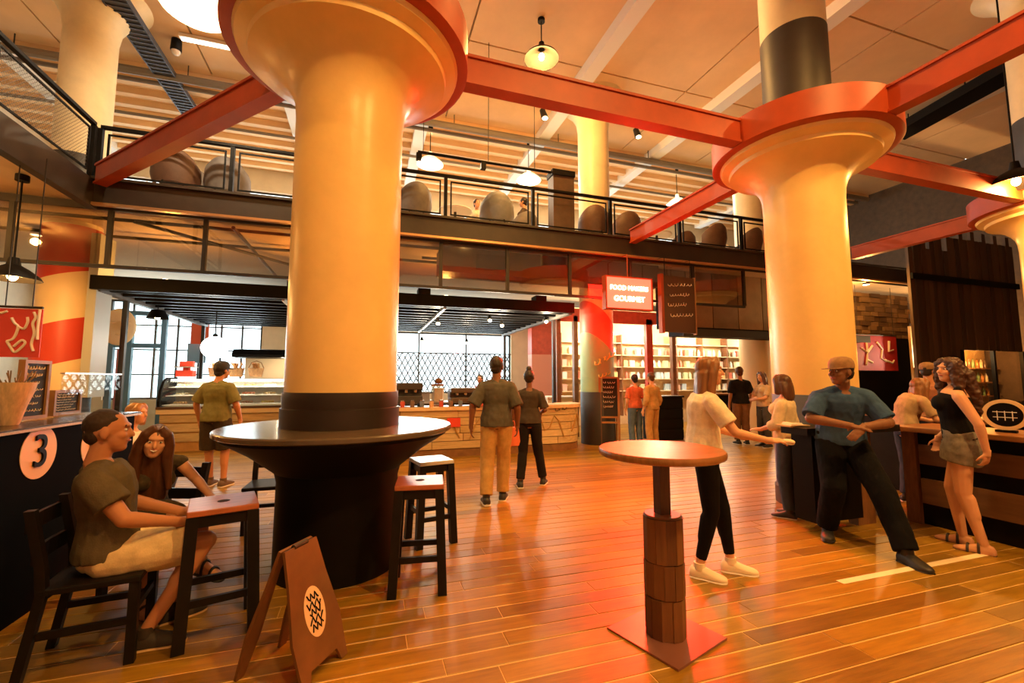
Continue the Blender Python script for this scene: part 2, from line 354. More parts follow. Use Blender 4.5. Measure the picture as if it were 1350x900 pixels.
# ================================================================= red steel beams at 4.35 - 4.68 m
def beam(p, q, label, w=.16):
    p = Vector((p[0], p[1], 0)); q = Vector((q[0], q[1], 0)); L = (q - p).length; rz = math.atan2((q - p).y, (q - p).x)
    b = thing('steel_beam', label, 'beam', (p.x, p.y, 4.36), rz)
    MB().box((0, -w / 2, 0), (L, w / 2, .03)).build('bottom_flange', redst, b); MB().box((0, -w / 2, .27), (L, w / 2, .30)).build('top_flange', redst, b)
    MB().box((0, -.06, .03), (L, .06, .27)).build('web', redst, b); return b
ME = 7.9                                     # mezzanine front edge
beam((.8, 4.02), (4.26, 4.06), 'red steel beam spanning between the two capital rings')
beam((-.93, 4.72), (-3.85, 7.83), 'red steel beam running diagonally from the near capital to the mezzanine corner')
beam((5.26, 5.08), (5.26, 7.85), 'red steel beam from the right capital back to the mezzanine')
beam((5.32, 3.04), (5.45, -1.5), 'red steel beam passing overhead toward the upper right corner')
beam((6.28, 4.06), (9.98, 4.05), 'red steel beam from the right capital to the far right capital')
beam((11.0, 5.07), (11.0, 7.3), 'red steel beam from the far right capital back to the dark balcony')
# ================================================================= mezzanine
MX = -3.95
mz = tag(MB().box((FX0, ME + .12, 4.18), (FX1, WB, 4.42)).box((FX0, 2.0, 4.18), (MX - .1, ME + .12, 4.42)).build('mezzanine_floor', mat('mezz_soffit', (.62, .46, .28), .75, var=.15, vscale=1.2)), kind='structure')
tr = thing('trim_1', None, None); tag(tr, kind='structure')
fasc = mat('fascia_dark', (.035, .022, .012), .5, var=.3, vscale=3)
MB().box((MX, ME, 4.12), (FX1, ME + .12, 4.46)).build('fascia', fasc, tr)
MB().box((MX - .12, 2.0, 4.05), (MX, ME + .12, 4.46)).build('fascia_wing', fasc, tr)
MB().box((MX - .14, ME - .05, 4.07), (FX1, ME + .03, 4.11)).build('lower_lip', mat('lip_bronze', (.5, .28, .12), .35, .5), tr)
MB().box((FX0, ME + .13, 4.06), (FX1, ME + .17, 4.17)).build('transom_head', fasc, tr)
MB().box((MX - .03, ME - .06, 4.46), (FX1, ME + .14, 4.50)).build('kerb', fasc, tr)
# hanging glazed transom under the mezzanine edge
tw = thing('window_90', None, None); tag(tw, kind='structure')
xs = [aty(p, 330, ME).x for p in (-110, 0, 135, 265, 385, 470, 583, 672, 755, 835, 918, 985)]
TZ = 3.22
MB().box((xs[0], ME + .12, TZ - .05), (xs[-1], ME + .18, TZ)).build('bottom_rail', dsteel, tw)
for x in xs: MB().box((x - .03, ME + .12, TZ), (x + .03, ME + .18, 4.06)).build('mullion', dsteel, tw)
for a, b in zip(xs[:-1], xs[1:]): MB().box((a + .03, ME + .145, TZ), (b - .03, ME + .153, 4.06)).build('pane', dglass, tw)
# services under the mezzanine
pipes = thing('ceiling_pipes', 'thin dark service pipes under the mezzanine behind the glazed transom', 'pipes')
for k, (a, b) in enumerate([((-7, 8.6, 4.1), (6, 8.6, 4.1)), ((-3.6, 8.3, 4.0), (-1.2, 11, 4.0)), ((-7, 9.6, 4.08), (4, 9.6, 4.08)), ((-2.2, 8.2, 4.02), (-2.2, 12, 4.02)), ((1, 9.0, 4.0), (9, 9.0, 4.0))]):
    MB().tube([a, b], .03, 8).build('pipe', dsteel, pipes)
dk = thing('air_duct', 'dark grey rectangular air duct under the mezzanine behind the transom', 'duct', (2.9, 8.7, 3.6))
MB().box((-1.6, -.3, 0), (3.4, .3, .5)).build('duct_body', mat('duct_grey', (.12, .09, .07), .5, .4), dk); MB().box((-.9, -.33, .1), (-.2, -.3, .4)).build('vent', dsteel, dk)
# railings
mesh_m = mat('rail_mesh', (.10, .09, .08), .5, .4)
def railing(label, p, q, px_posts=None, mesh=True, step=1.75):
    p = Vector((*p, 0)); q = Vector((*q, 0)); L = (q - p).length; rz = math.atan2((q - p).y, (q - p).x)
    r = thing('railing', label, 'railing', (p.x, p.y, 4.50), rz); H = .84
    MB().box((0, -.035, H - .05), (L, .035, H)).build('top_rail', black, r, bevel=.006)
    n = max(1, round(L / step)); st = L / n
    post = MB().box((-.03, -.03, 0), (.03, .03, H - .05)).mesh('post', black)
    fr = MB().box((.09, -.012, .06), (.115, .012, H - .12)).box((st - .115, -.012, .06), (st - .09, .012, H - .12)).box((.115, -.012, .06), (st - .115, .012, .085)).box((.115, -.012, H - .145), (st - .115, .012, H - .12)).mesh('panel_frame', black)
    gm = None
    if mesh:
        g = MB(); k = .115 - H
        sp = .055
        while k < st - .115:
            for s in (0, 1):
                a = Vector((k, 0, .08)); b = Vector((k + H - .2, 0, H - .13))
                lo, hi = .115, st - .115
                t0 = max(0, (lo - a.x) / (b.x - a.x)); t1 = min(1, (hi - a.x) / (b.x - a.x))
                if t0 < t1:
                    P, Q = a.lerp(b, t0), a.lerp(b, t1)
                    if s: P.z = H - .05 - P.z; Q.z = H - .05 - Q.z
                    d = (Q - P).normalized(); u = Vector((-d.z, 0, d.x)) * .0028
                    g.add([P - u, Q - u, Q + u, P + u], [(0, 1, 2, 3)])
            k += sp
        gm = g.mesh('wire_mesh', mesh_m)
    for i in range(n + 1): inst('post', post, r, (i * st, 0, 0))
    for i in range(n):
        inst('panel_frame', fr, r, (i * st, 0, 0))
        if gm: tag(inst('wire_mesh', gm, r, (i * st, 0, 0)), kind='stuff')
    return r
railing('black mezzanine railing along the balcony above the kiosk counters', (MX, ME + .06), (FX1 - 6.2, ME + .06), mesh=False)
railing('black wire-mesh railing of the balcony wing at the upper left', (MX - .05, 2.2), (MX - .05, ME - .02))
# ================================================================= lamps of the hall
bulbm = mat('bulb_glow', (1, .9, .7), .5, emit=(1, .72, .36), estr=18)
def pendant(label, x, y, z, r=.3, drop=None, power=120, color=WARM, shade=None, top=None, inner=None):
    p = thing('pendant_lamp', label, 'lamp', (x, y, z)); top = top or (CZ - z)
    MB().lathe([(.05, .30 * r / .3), (.07, .2 * r / .3), (r * .55, .14 * r / .3), (r * .9, .05 * r / .3), (r, 0), (r * .97, 0), (r * .86, .04 * r / .3), (r * .5, .12 * r / .3), (.06, .17 * r / .3)], 32, cap=False).build('shade', shade or black, p, 40)
    MB().tube([(0, 0, .28 * r / .3), (0, 0, top)], .012, 6).build('cord', black, p)
    MB().lathe([(.0, top - .08), (.07, top - .08), (.07, top)], 16).build('ceiling_rose', black, p, 40)
    MB().ell((0, 0, .05), .055, .055, .07).build('bulb', bulbm, p, 60)
    lamp('POINT', 'pendant_light', (x, y, z - .06), power, color, .07); return p
pl = aty(714, 78, 7.4)
pendant('black dome pendant lamp hanging above the red beam at the centre', pl.x, 7.4, pl.z, .34, power=700)
a = atx(1340, 243, 9.5)
pendant('dark dome pendant lamp with cream inside at the right edge', a.x, a.y, a.z, .36, power=300)
glowsh = mat('opal_shade', (.9, .85, .7), .4, emit=(1, .78, .45), estr=1.6)
for (px, py, t) in ((567, 217, 'nearest the cream column'), (697, 238, 'beside the dark balcony pillar'), (893, 270, 'above the short red beam')):
    q = aty(px, py, 11.8); pendant('glowing opal pendant lamp over the mezzanine tables, ' + t, q.x, q.y, min(q.z, 8.0), .36, power=280, color=PALE, shade=glowsh)
q = aty(258, 12, 6.6); pendant('large glowing opal lamp at the top beside the near capital', q.x, q.y, q.z, .42, power=260, color=PALE, shade=glowsh)
q = aty(16, 368, 7.2); pendant('black dome pendant lamp over the left stall', q.x, q.y, q.z, .28, power=130, top=4.15 - q.z)
# unseen spotlights added on ceiling drops to light the hall
def added_spot(label, loc, aim, power, color=WARM, cone=75, size=.1, ceil=None):
    d = (Vector(aim) - Vector(loc)).normalized(); s = thing('spotlight', label, 'spotlight', loc)
    MB().cone(d * -.16, d * .1, .07, .095, 18).build('housing', black, s, 40)
    MB().tube([(0, 0, .02), (0, 0, (ceil or CZ) - loc[2])], .015, 6).build('stem', black, s)
    MB().cone(d * .1, d * .105, .08, .08, 18).build('lens', bulbm, s)
    lamp('SPOT', 'added_spot_beam', Vector(loc) + d * .13, power, color, size, aim=aim, spot=cone, blend=.6)
added_spot('added unseen black spotlight high over the right-hand aisle', (3.6, -1.2, 7.2), (3.4, 4.2, 1.2), 1500, cone=85)
added_spot('added unseen black spotlight high over the bar', (8.0, -.4, 7.2), (5.4, 3.4, 1.5), 1000, cone=70)
added_spot('added unseen black spotlight high over the seated visitors', (.9, -1.4, 7.0), (-.8, 3.6, 1.0), 600, cone=70)
added_spot('added unseen black spotlight high over the middle of the hall', (3.0, 4.2, 7.9), (2.0, 6.5, 0), 900, cone=95)
added_spot('added unseen black spotlight high over the left balcony', (-1.6, .8, 7.8), (-2.6, 7.5, 3.0), 500, cone=80)
# ================================================================= furniture of the hall
def stool(label, x, y, rz, seat_m, h=.75, w=.36, spread=.03, apron=True):
    s = thing('bar_stool', label, 'stool', (x, y, 0), rz, 'square wooden bar stools around the round table'); k = w / 2 - .03
    MB().box((-w / 2, -w / 2, h - .035), (w / 2, w / 2, h)).build('seat', seat_m, s, bevel=.006)
    for sx in (-1, 1):
        for sy in (-1, 1):
            a = Vector((sx * (k + spread), sy * (k + spread), 0)); b = Vector((sx * k, sy * k, h - .035)); t = .031
            MB().rings([[a + Vector(p) for p in ((-t, -t, 0), (t, -t, 0), (t, t, 0), (-t, t, 0))], [b + Vector(p) for p in ((-t, -t, 0), (t, -t, 0), (t, t, 0), (-t, t, 0))]]).build('leg', blackw, s)
    for zz, f in ((.24, .68), (.30, .6)):
        e = k + spread * (1 - zz / h); ax = zz == .24
        for sg in (-1, 1):
            if ax: MB().box((-e, sg * e - .012, zz - .02), (e, sg * e + .012, zz + .02)).build('stretcher', blackw, s)
            else: MB().box((sg * e - .012, -e, zz - .02), (sg * e + .012, e, zz + .02)).build('stretcher', blackw, s)
    e = k
    for sg in (-1, 1):
        MB().box((-e + .02, sg * e - .012, h - .10), (e - .02, sg * e + .012, h - .035)).build('apron', blackw, s)
        MB().box((sg * e - .012, -e + .02, h - .10), (sg * e + .012, e - .02, h - .035)).build('apron', blackw, s)
    MB().lathe([(.035, h), (.03, h + .0015)], 12, cap=True).build('grip_hole', mat('hole_dark', (.02, .01, .006), .9), s) if seat_m == seatw else None
    return s
def solve(pts):                               # centre and turn of a square from its foot pixels
    c = sum((Vector((p.x, p.y, 0)) for p in pts), Vector()) / len(pts); return c
c = solve([atz(500, 792), atz(568, 803), atz(600, 760), atz(540, 735)])
stool('dark bar stool with reddish square seat standing nearest to the right of the round table', .395, 3.42, math.radians(-8), seatw, w=.345)
stool('dark bar stool with pale shiny seat behind the reddish stool right of the table', .60, 4.30, math.radians(12), mat('pale_seat', (.62, .60, .56), .22, var=.1), w=.33)
stool('dark bar stool with reddish seat beside the seated man in shorts', -.83, 3.22, math.radians(16), seatw, w=.36)
def chair(label, x, y, rz, seat_h=.45):       # faces local +Y
    s = thing('wooden_chair', label, 'chair', (x, y, 0), rz); w, d = .42, .42
    MB().box((-w / 2, -d / 2, seat_h - .035), (w / 2, d / 2, seat_h)).build('seat', blackw, s, bevel=.008)
    for sx in (-1, 1):
        MB().rings([[(sx * .18 + p, .18 + q, z) for p, q in ((-.022, -.022), (.022, -.022), (.022, .022), (-.022, .022))] for z in (0, seat_h - .035)]).build('leg', blackw, s)
        MB().rings([[(sx * .185 + p, yy + q, z) for p, q in ((-.024, -.02), (.024, -.02), (.024, .02), (-.024, .02))] for yy, z in ((-.26, 0), (-.19, .42), (-.20, .55), (-.26, .84))]).build('back_leg', blackw, s)
        MB().box((sx * .18 - .012, -.2, .2), (sx * .18 + .012, .17, .235)).build('stretcher', blackw, s)
    for zz in (.60, .76): MB().rings([[(x_, -.215 - (zz - .55) * .2 - .03 * math.cos(x_ * 6) + q, zz + r) for q, r in ((-.01, -.04), (.01, -.04), (.01, .04), (-.01, .04))] for x_ in (-.17, -.09, 0, .09, .17)]).build('back_rail', blackw, s)
    MB().box((-.16, .168, .25), (.16, .192, .285)).build('front_stretcher', blackw, s); return s
chair('black wooden chair under the man in the grey-brown T-shirt', -1.37, 3.14, ang(.9, .44))
chair('black wooden chair under the smiling long-haired woman', -1.47, 3.98, ang(-.05, -1))
chair('empty black wooden chair tucked behind the round table on its left', -.92, 5.15, ang(.3, -1))
chair('dark chair of the blonde woman beyond the black counter', -2.45, 5.75, ang(.5, .6))
# high round table on a timber-clad post
t = thing('high_table', 'round wooden high table on a timber-clad post with square floor plate', 'table', (1.72, 2.33, 0))
MB().lathe([(.0, 1.035), (.352, 1.035), (.366, 1.042), (.37, 1.055), (.37, 1.07), (.364, 1.08), (0, 1.08)], 64).build('table_top', tabw, t, 35)
MB().box((-.035, -.035, .66), (.035, .035, 1.035)).build('post', mat('post_wood', (.10, .045, .018), .5, var=.3, stretch=(6, 6, 1)), t)
core = MB().cone((0, 0, .012), (0, 0, .68), .108, .104, 8).build('core', blackw, t)
cm = plankmat('cladding_wood', (.13, .05, .016), (.19, .075, .024), (.25, .105, .035), .5, 2)
for lv, (z0, z1) in enumerate(((.012, .235), (.235, .43), (.43, .685))):
    for k in range(12):
        a0 = 2 * PI * (k + lv * .3) / 12; hw = .029
        M = Matrix.Rotation(a0, 4, 'Z'); rr = .112 + RN.uniform(-.003, .004)
        MB().box((rr - .018, -hw, z0 + .002), (rr, hw, z1 - .002 + RN.uniform(-.004, .0)), M).build('plank', cm, t)
MB().lathe([(.0, .685), (.112, .685), (.104, .695), (0, .695)], 24).build('cladding_cap', brown, t, 35)
M = Matrix.Rotation(math.radians(18), 4, 'Z')
MB().box((-.24, -.24, 0), (.24, .24, .012), M).build('floor_plate', mat('plate_steel', (.30, .13, .10), .3, .4), t)
# small folding A-frame board near the camera
s = thing('sandwich_board', 'small brown wooden folding floor sign with round white printed emblem', 'sign', (-.33, 2.68, 0), ang(.97, -.25))
Ht, B = .62, .20
def panel(sg):
    up = Vector((0, -sg * B, Ht)); top = Vector((0, sg * .012, Ht)); o = []
    def P(u, v, off): bot = Vector((u, sg * B, 0)); q = bot.lerp(Vector((u, sg * .012, Ht)), v); n = Vector((0, sg * Ht, B)).normalized(); return q + n * off
    return P
for sg in (-1, 1):
    P = panel(sg); w = .17; mb = MB()
    out = [(-w, 0), (-w + .05, 0), (-w + .07, .10), (w - .07, .10), (w - .05, 0), (w, 0), (w + .012, .35), (w - .03, .72), (w - .05, 1), (-w + .05, 1), (-w + .03, .72), (-w - .012, .35)]
    if sg > 0:
        mb.rings([[P(u, v, -.008) for u, v in out], [P(u, v, .008) for u, v in out]]); 
    else:
        for a, b in ((0, 1), ):
            pass
        for sx in (-1, 1):
            q = [(sx * w, 0), (sx * (w - .05), 0), (sx * (w - .08), .3), (sx * (w - .09), .85), (sx * .06, .9), (sx * .0, .9), (sx * 0, 1), (sx * (w - .05), 1), (sx * (w - .03), .72), (sx * (w + .012), .35)]
            mb.rings([[P(u, v, -.008) for u, v in q], [P(u, v, .008) for u, v in q]])
    mb.build('front_panel' if sg > 0 else 'rear_panel', mat('sign_wood', (.17, .07, .022), .45, var=.3, vscale=4), s)
P = panel(1); e = MB()
e.rings([[P(.075 * math.cos(2 * PI * k / 32), .47 + .19 * math.sin(2 * PI * k / 32), o) for k in range(32)] for o in (.0082, .0095)]); e.build('emblem_disc', mat('emblem_cream', (.85, .55, .35), .5), s)
e = MB()
for k in range(5):
    v0 = .36 + k * .055; pts = [P((-.05 + .1 * q / 8) * (1 if k % 2 else .8), v0 + .03 * math.sin(q * 2.1 + k), .011) for q in range(9)]; e.tube(pts, .0045, 4)
e.build('emblem_lines', black, s)
MB().cone(P(-.05, 1, .0), P(.05, 1, .0), .014, .014, 10).build('hinge', dsteel, s)
# white tape on the floor
pa, pb = atz(1108, 767), atz(1294, 724)
tag(MB().box((3.38, 2.47, .0005), (5.2, 2.53, .0025)).build('floor_tape', mat('tape', (.9, .75, .5), .4)), 'strip of pale tape stuck on the plank floor by the bar', 'tape')
# ================================================================= bar at the right
bx0, bx1, by0, by1 = 5.55, 6.15, .4, 3.3
b = thing('bar_counter', 'long dark bar counter with wooden top and banded front', 'counter', (0, 0, 0))
MB().box((bx0 - .12, by0, .95), (bx1 + .05, by1 + .1, 1.0)).build('counter_top', mat('bar_top', (.33, .13, .035), .35, var=.25, vscale=4, stretch=(6, 1, 6)), b, bevel=.008)
MB().box((bx0 + .04, by0, 0), (bx1, by1, .95)).build('body', black, b)
for (z0, z1) in ((.22, .47), (.62, .82)): MB().box((bx0, by0, z0), (bx0 + .04, by1 - .12, z1)).build('front_board', mat('bar_board', (.16, .075, .028), .5, var=.3, vscale=3, stretch=(1, 1, 5)), b)
MB().box((bx0 - .015, by1 - .1, 0), (bx0 + .05, by1 + .02, .95)).build('corner_post', mat('bar_post', (.20, .09, .035), .5, var=.3, stretch=(5, 5, 1)), b)
MB().box((4.2, 3.30, .10), (4.85, 3.52, .95)).build('end_box', black, b)
MB().box((4.1, 3.26, .95), (bx0 - .122, 3.55, 1.02)).build('end_top', blackw, b)
MB().box((4.86, 3.36, 0), (5.12, 3.46, .98)).build('end_post', MT['bar_post'], b)
# inner work counter behind the bar
w = thing('work_counter', 'dark work counter behind the bar where people lean', 'counter')
MB().box((6.9, 1.4, 0), (7.4, 4.6, .98)).build('body', blackw, w); MB().box((6.85, 1.35, .98), (7.45, 4.65, 1.03)).build('top', brown, w)
# oval emblem on the bar
q = atx(1322, 551, 5.75)
s = thing('emblem_sign', 'oval cream ring emblem with white lines on black, standing on the bar', 'sign', (5.80, q.y, 1.001), ang(-1, -.55) - PI / 2 + PI / 2)
ring = [[(rx * math.cos(2 * PI * k / 40), y_, .165 + rz * math.sin(2 * PI * k / 40)) for k in range(40)] for rx, rz, y_ in ((.155, .145, .01), (.155, .145, .03), (.122, .112, .03), (.122, .112, .01), (.155, .145, .01))]
MB().rings(ring, cap=False).build('ring', mat('ring_cream', (.85, .62, .33), .5), s, 35)
MB().rings([[(.121 * math.cos(2 * PI * k / 32), y_, .165 + .111 * math.sin(2 * PI * k / 32)) for k in range(32)] for y_ in (.012, .024)]).build('face_plate', black, s)
e = MB()
for a in (-.05, 0, .05): e.box((a - .003, .024, .11), (a + .003, .027, .2))
for z_ in (.14, .19): e.box((-.08, .024, z_ - .003), (.08, .027, z_ + .003))
e.build('line_work', white, s); MB().box((-.07, -.01, 0), (.07, .05, .022)).build('foot', black, s)
bb = thing('beer_cooler', 'black cabinet with dark glass door behind the oval emblem', 'cabinet', (6.75, 1.0, 0))
MB().box((-.3, -.9, 0), (.35, .3, 1.18)).build('cabinet_body', black, bb); MB().box((-.305, -.8, .3), (-.3, .2, 1.1)).build('door', dglass, bb)
# ================================================================= black numbered counter at the left
c = thing('stall_counter', 'tall black stall counter with white numbered discs on its front', 'counter')
cx = -2.05
MB().box((cx - .55, 1.0, 0), (cx, 5.0, 1.17)).build('counter_body', mat('matt_black', (.004, .0035, .003), .8, spec=.03), c)
MB().box((cx - .6, .95, 1.17), (cx + .03, 5.05, 1.2)).build('counter_top', mat('dark_top', (.05, .03, .02), .25), c, bevel=.006)
MB().box((cx + .03, .95, 1.172), (cx + .038, 5.05, 1.188)).build('metal_edge', mat('edge_metal', (.75, .55, .4), .25, .8), c)
discm = mat('disc_cream', (.86, .60, .32), .5)
for (px, py, ch) in ((51, 596, '3'), (124, 585, '0')):
    q = atx(px, py, cx)
    r = .17
    d = MB().rings([[(cx + o, q.y + r * math.cos(2 * PI * k / 40), q.z + r * math.sin(2 * PI * k / 40)) for k in range(40)] for o in (.0005, .004)]).build('number_disc', discm, c)
    M = Matrix.Translation((cx + .006, q.y, q.z)) @ Matrix(((0, 0, 1, 0), (1, 0, 0, 0), (0, 1, 0, 0), (0, 0, 0, 1)))
    n_ = text_mesh('number', ch, .30, black, d, M, .002); n_.modifiers.new('b', 'SOLIDIFY').thickness = .012
# sneeze guard, chalk menus and vase on it
g = thing('glass_screen', 'low clear glass screen along the top of the black counter', 'glass', (cx - .12, 0, 1.2))
MB().box((0, 4.15, 0), (.01, 4.95, .34)).build('pane', glassmat('screen_glass', (.9, .93, .92), .03, .0), g); MB().box((-.01, 4.15, .34), (.02, 4.95, .352)).build('edge_rail', mat('edge_metal2', (.7, .6, .5), .3, .7), g)
def board(label, x, y0, y1, z0, z1, seed, title=None):
    k = thing('chalk_menu', label, 'menu board', (x, 0, 0)); wf = mat('board_frame', (.36, .18, .06), .5, var=.2)
    MB().box((0, y0, z0), (.02, y1, z1)).build('slate', mat('slate', (.012, .012, .012), .7), k)
    f = .025
    for a, b_ in (((-.005, y0 - f, z0 - f), (.035, y0, z1 + f)), ((-.005, y1, z0 - f), (.035, y1 + f, z1 + f)), ((-.005, y0, z0 - f), (.035, y1, z0)), ((-.005, y0, z1), (.035, y1, z1 + f))): MB().box(a, b_).build('frame_side', wf, k)
    e = MB(); L = y1 - y0; n = 7
    for i in range(n): scribble(e, (.022, y0 + L * .08, z1 - (z1 - z0) * (i + 1) / (n + .6)), (.022, y1 - L * (.1 + .1 * (i % 3)), z1 - (z1 - z0) * (i + 1) / (n + .6)), (0, 0, 1), (z1 - z0) * .06 * (1.6 if i < 2 else 1), .0028 if i > 1 else .005, 6, seed + i)
    e.build('chalk_writing', mat('chalk', (.75, .66, .5), .8), k); return k
qa, qb = atx(22, 550, -2.35), atx(58, 480, -2.35)
board('framed chalk menu board standing on the black counter below the pink banner', -2.35, qa.y, qb.y, 1.235, qb.z, 11)
qa, qb = atx(66, 545, -2.4), atx(100, 517, -2.4)
board('small dark chalk price board beside the framed menu on the black counter', -2.4, qa.y, qb.y, 1.235, qb.z, 31)
v = thing('vase', 'pale ribbed vase with dry twigs on the black counter at the left edge', 'vase', (-2.25, atx(14, 540, -2.25).y, 1.2))
MB().lathe([(.045, 0), (.05, .01), (.075, .12), (.105, .22), (.115, .28), (.105, .28), (.09, .2), (.04, .02)], 20).build('vase_body', mat('vase_cream', (.75, .55, .3), .5, var=.3, vscale=9, stretch=(4, 4, 1)), v, 50)
e = MB()
for k in range(26):
    a = RN.uniform(0, 2 * PI); r_ = RN.uniform(.03, .13); e.tube([(0, 0, .1), (r_ * .6 * math.cos(a), r_ * .6 * math.sin(a), .25), (r_ * math.cos(a + .4), r_ * math.sin(a + .4), .26 + RN.uniform(0, .1))], .004, 4)
e.build('twigs', mat('twig', (.25, .16, .07), .8), v)
# pink banner with white script
qa, qb = aty(-30, 470, 6.6), aty(57, 408, 6.6)
k = thing('hanging_banner', 'pinkish red hanging banner with white brush script over the left stall', 'banner', (0, 6.6, 0))
MB().box((qa.x, 0, qa.z), (qb.x, .012, qb.z)).build('cloth', mat('banner_red', (.75, .08, .07), .6), k)
e = MB(); W_ = qb.x - qa.x; zc = (qa.z + qb.z) / 2
def smooth(pts, n=5):
    o_ = []; pts = [Vector((*q_, 0)) for q_ in pts]; P_ = [pts[0]] + pts + [pts[-1]]
    for a_, b_, c_, d_ in zip(P_, P_[1:], P_[2:], P_[3:]):
        for k_ in range(n): t_ = k_ / n; o_.append(.5 * ((2 * b_) + (c_ - a_) * t_ + (2 * a_ - 5 * b_ + 4 * c_ - d_) * t_ * t_ + (3 * b_ - a_ - 3 * c_ + d_) * t_ ** 3))
    return o_ + [pts[-1]]
for pts in ([(.50, .28), (.56, .18), (.62, .12), (.60, -.02), (.55, -.12), (.46, -.16)], [(.46, -.16), (.55, -.30), (.62, -.36), (.76, -.2), (.70, -.14), (.58, -.26)], [(.62, .12), (.72, .08), (.77, .2), (.76, .3)], [(.86, .40), (.9, .3), (.86, .18), (.9, .0), (.87, -.2), (.91, -.34)], [(.96, .45), (.95, .1), (.96, -.12)], [(.1, .38), (.2, .42), (.3, .36), (.42, .4)]):
    e.tube([(qa.x + W_ * q_.x, -.012, zc + q_.y * .62) for q_ in smooth(pts)], .014, 6)
e.build('script', mat('script_white', (.95, .9, .85), .5), k)
MB().tube([(qa.x, 0, qb.z + .02), (qb.x, 0, qb.z + .02)], .015, 6).build('hanging_rail', dsteel, k)
for x_ in (qa.x + .2, qb.x - .1): MB().tube([(x_, 0, qb.z + .02), (x_, 0, 4.17)], .006, 4).build('hanging_wire', dsteel, k)
# ================================================================= canopy over the kiosk
cn = thing('canopy', 'black slatted timber canopy over the kiosk counters', 'canopy', (0, 0, 0))
kx0, kx1, ky0, ky1, kz = -4.5, 4.5, 9.1, 14.6, 3.02
MB().box((kx0, ky0, kz), (kx1, ky0 + .12, kz + .24)).build('front_beam', black, cn)
for x_ in (kx0, kx1 - .1): MB().box((x_, ky0 + .12, kz - .02), (x_ + .1, ky1, kz + .18)).build('side_beam', mat('canopy_grey', (.09, .08, .07), .5), cn)
sl = MB().box((kx0 + .1, -.05, 0), (kx1 - .1, .05, .14)).mesh('slat', black)
for k in range(12): inst('slat', sl, cn, (0, ky0 + .45 + k * .44, kz + .03))
MB().box((kx0, ky0 + .12, kz + .18), (kx1, ky1, kz + .2)).build('deck', black, cn)
for x_ in (-1.6, 1.5): MB().box((x_, ky0 + .12, kz - .03), (x_ + .05, ky1 - .3, kz + .03)).build('light_track', mat('track_grey', (.4, .36, .3), .4, .6), cn)
for x_ in (-1.5, .95, 3.55): MB().box((x_, ky0 - .02, kz + .24), (x_ + .25, ky0 + .3, kz + .36)).build('bracket', black, cn)
for i, x_ in enumerate((kx0 + .05, kx1 - .05)):
    for y_ in (10.2, 14.4): MB().box((x_ - .04, y_ - .04, 0), (x_ + .04, y_ + .04, kz)).build('canopy_post', dsteel, cn)
for i, (px, py, yy) in enumerate(((577, 420, 10.6), (661, 423, 10.6), (556, 445, 13.2), (615, 447, 13.2), (719, 416, 10.0), (645, 415, 10.2))):
    q = aty(px, py, yy); z_ = min(q.z, kz + .02)
    s = thing('track_spotlight', 'small glowing spotlight under the black canopy, %s counted from the column' % ORD[(1, 4, 0, 2, 5, 3)[i]], 'spotlight', (q.x, yy, z_), group='spotlights under the canopy')
    MB().cone((0, 0, 0), (0, -.05, -.11), .035, .055, 12).build('housing', dsteel, s, 40); MB().ell((0, -.055, -.125), .045, .045, .035).build('bulb', bulbm, s, 60)
    MB().tube([(0, 0, -.02), (0, 0, kz + .05 - z_)], .01, 5).build('stem', dsteel, s)
    lamp('POINT', 'kiosk_light', (q.x, yy - .1, z_ - .22), 65, PALE, .06)
# ================================================================= rounded board-fronted kiosk counter
k1 = thing('kiosk_counter', 'long kiosk counter with pale board front and rounded right end', 'counter', (0, 0, 0))
fx0, fx1, fy, kd = -1.2, 3.95, 8.62, 1.3
boardm = plankmat('pale_boards', (.62, .46, .22), (.74, .56, .30), (.84, .66, .38), .5, 0)
rad = .62
def front(u):                                 # path along the front and round the right end
    L1 = fx1 - fx0
    if u <= L1: return Vector((fx0 + u, fy + .07 * (u / L1), 0)), Vector((0, -1, 0))
    a = (u - L1) / rad; a = min(a, PI * .62); return Vector((fx1 + rad * math.sin(a), fy + .07 + rad * (1 - math.cos(a)), 0)), Vector((math.sin(a), -math.cos(a), 0))
tot = fx1 - fx0 + rad * PI * .62
N = 60
def strip(u0, u1, z0, z1, d0, d1, n=None):
    n = n or max(1, int((u1 - u0) / .12)); mb = MB(); rs = []
    for i in range(n + 1):
        p, nn = front(u0 + (u1 - u0) * i / n); rs.append([p + nn * d0 + Vector((0, 0, z0)), p + nn * d1 + Vector((0, 0, z0)), p + nn * d1 + Vector((0, 0, z1)), p + nn * d0 + Vector((0, 0, z1))])
    return mb.rings(rs)
strip(0, tot, .0, .9, -.06, -.03, N).build('core_panel', mat('core_brown', (.20, .10, .035), .7), k1)
strip(0, tot, .0, .14, -.03, -.005, N).build('kick_board', mat('kick_brown', (.25, .12, .04), .6, var=.3), k1)
for r_ in range(5):
    z0 = .15 + r_ * .15; u = -RN.uniform(0, .4)
    while u < tot:
        L = RN.uniform(.55, 1.25); a, b_ = max(0, u), min(tot, u + L)
        if b_ - a > .1: strip(a + .006, b_ - .006, z0 + .008, z0 + .145, -.03, RN.uniform(-.004, .016)).build('board', boardm, k1)
        u += L
strip(0, tot, .9, .97, -.5, .07, N).build('counter_top', mat('counter_wood', (.78, .58, .34), .35, var=.15), k1)
MB().box((fx0, fy + .45, .0), (fx1 - .1, fy + .55, .9)).build('inner_panel', brown, k1)
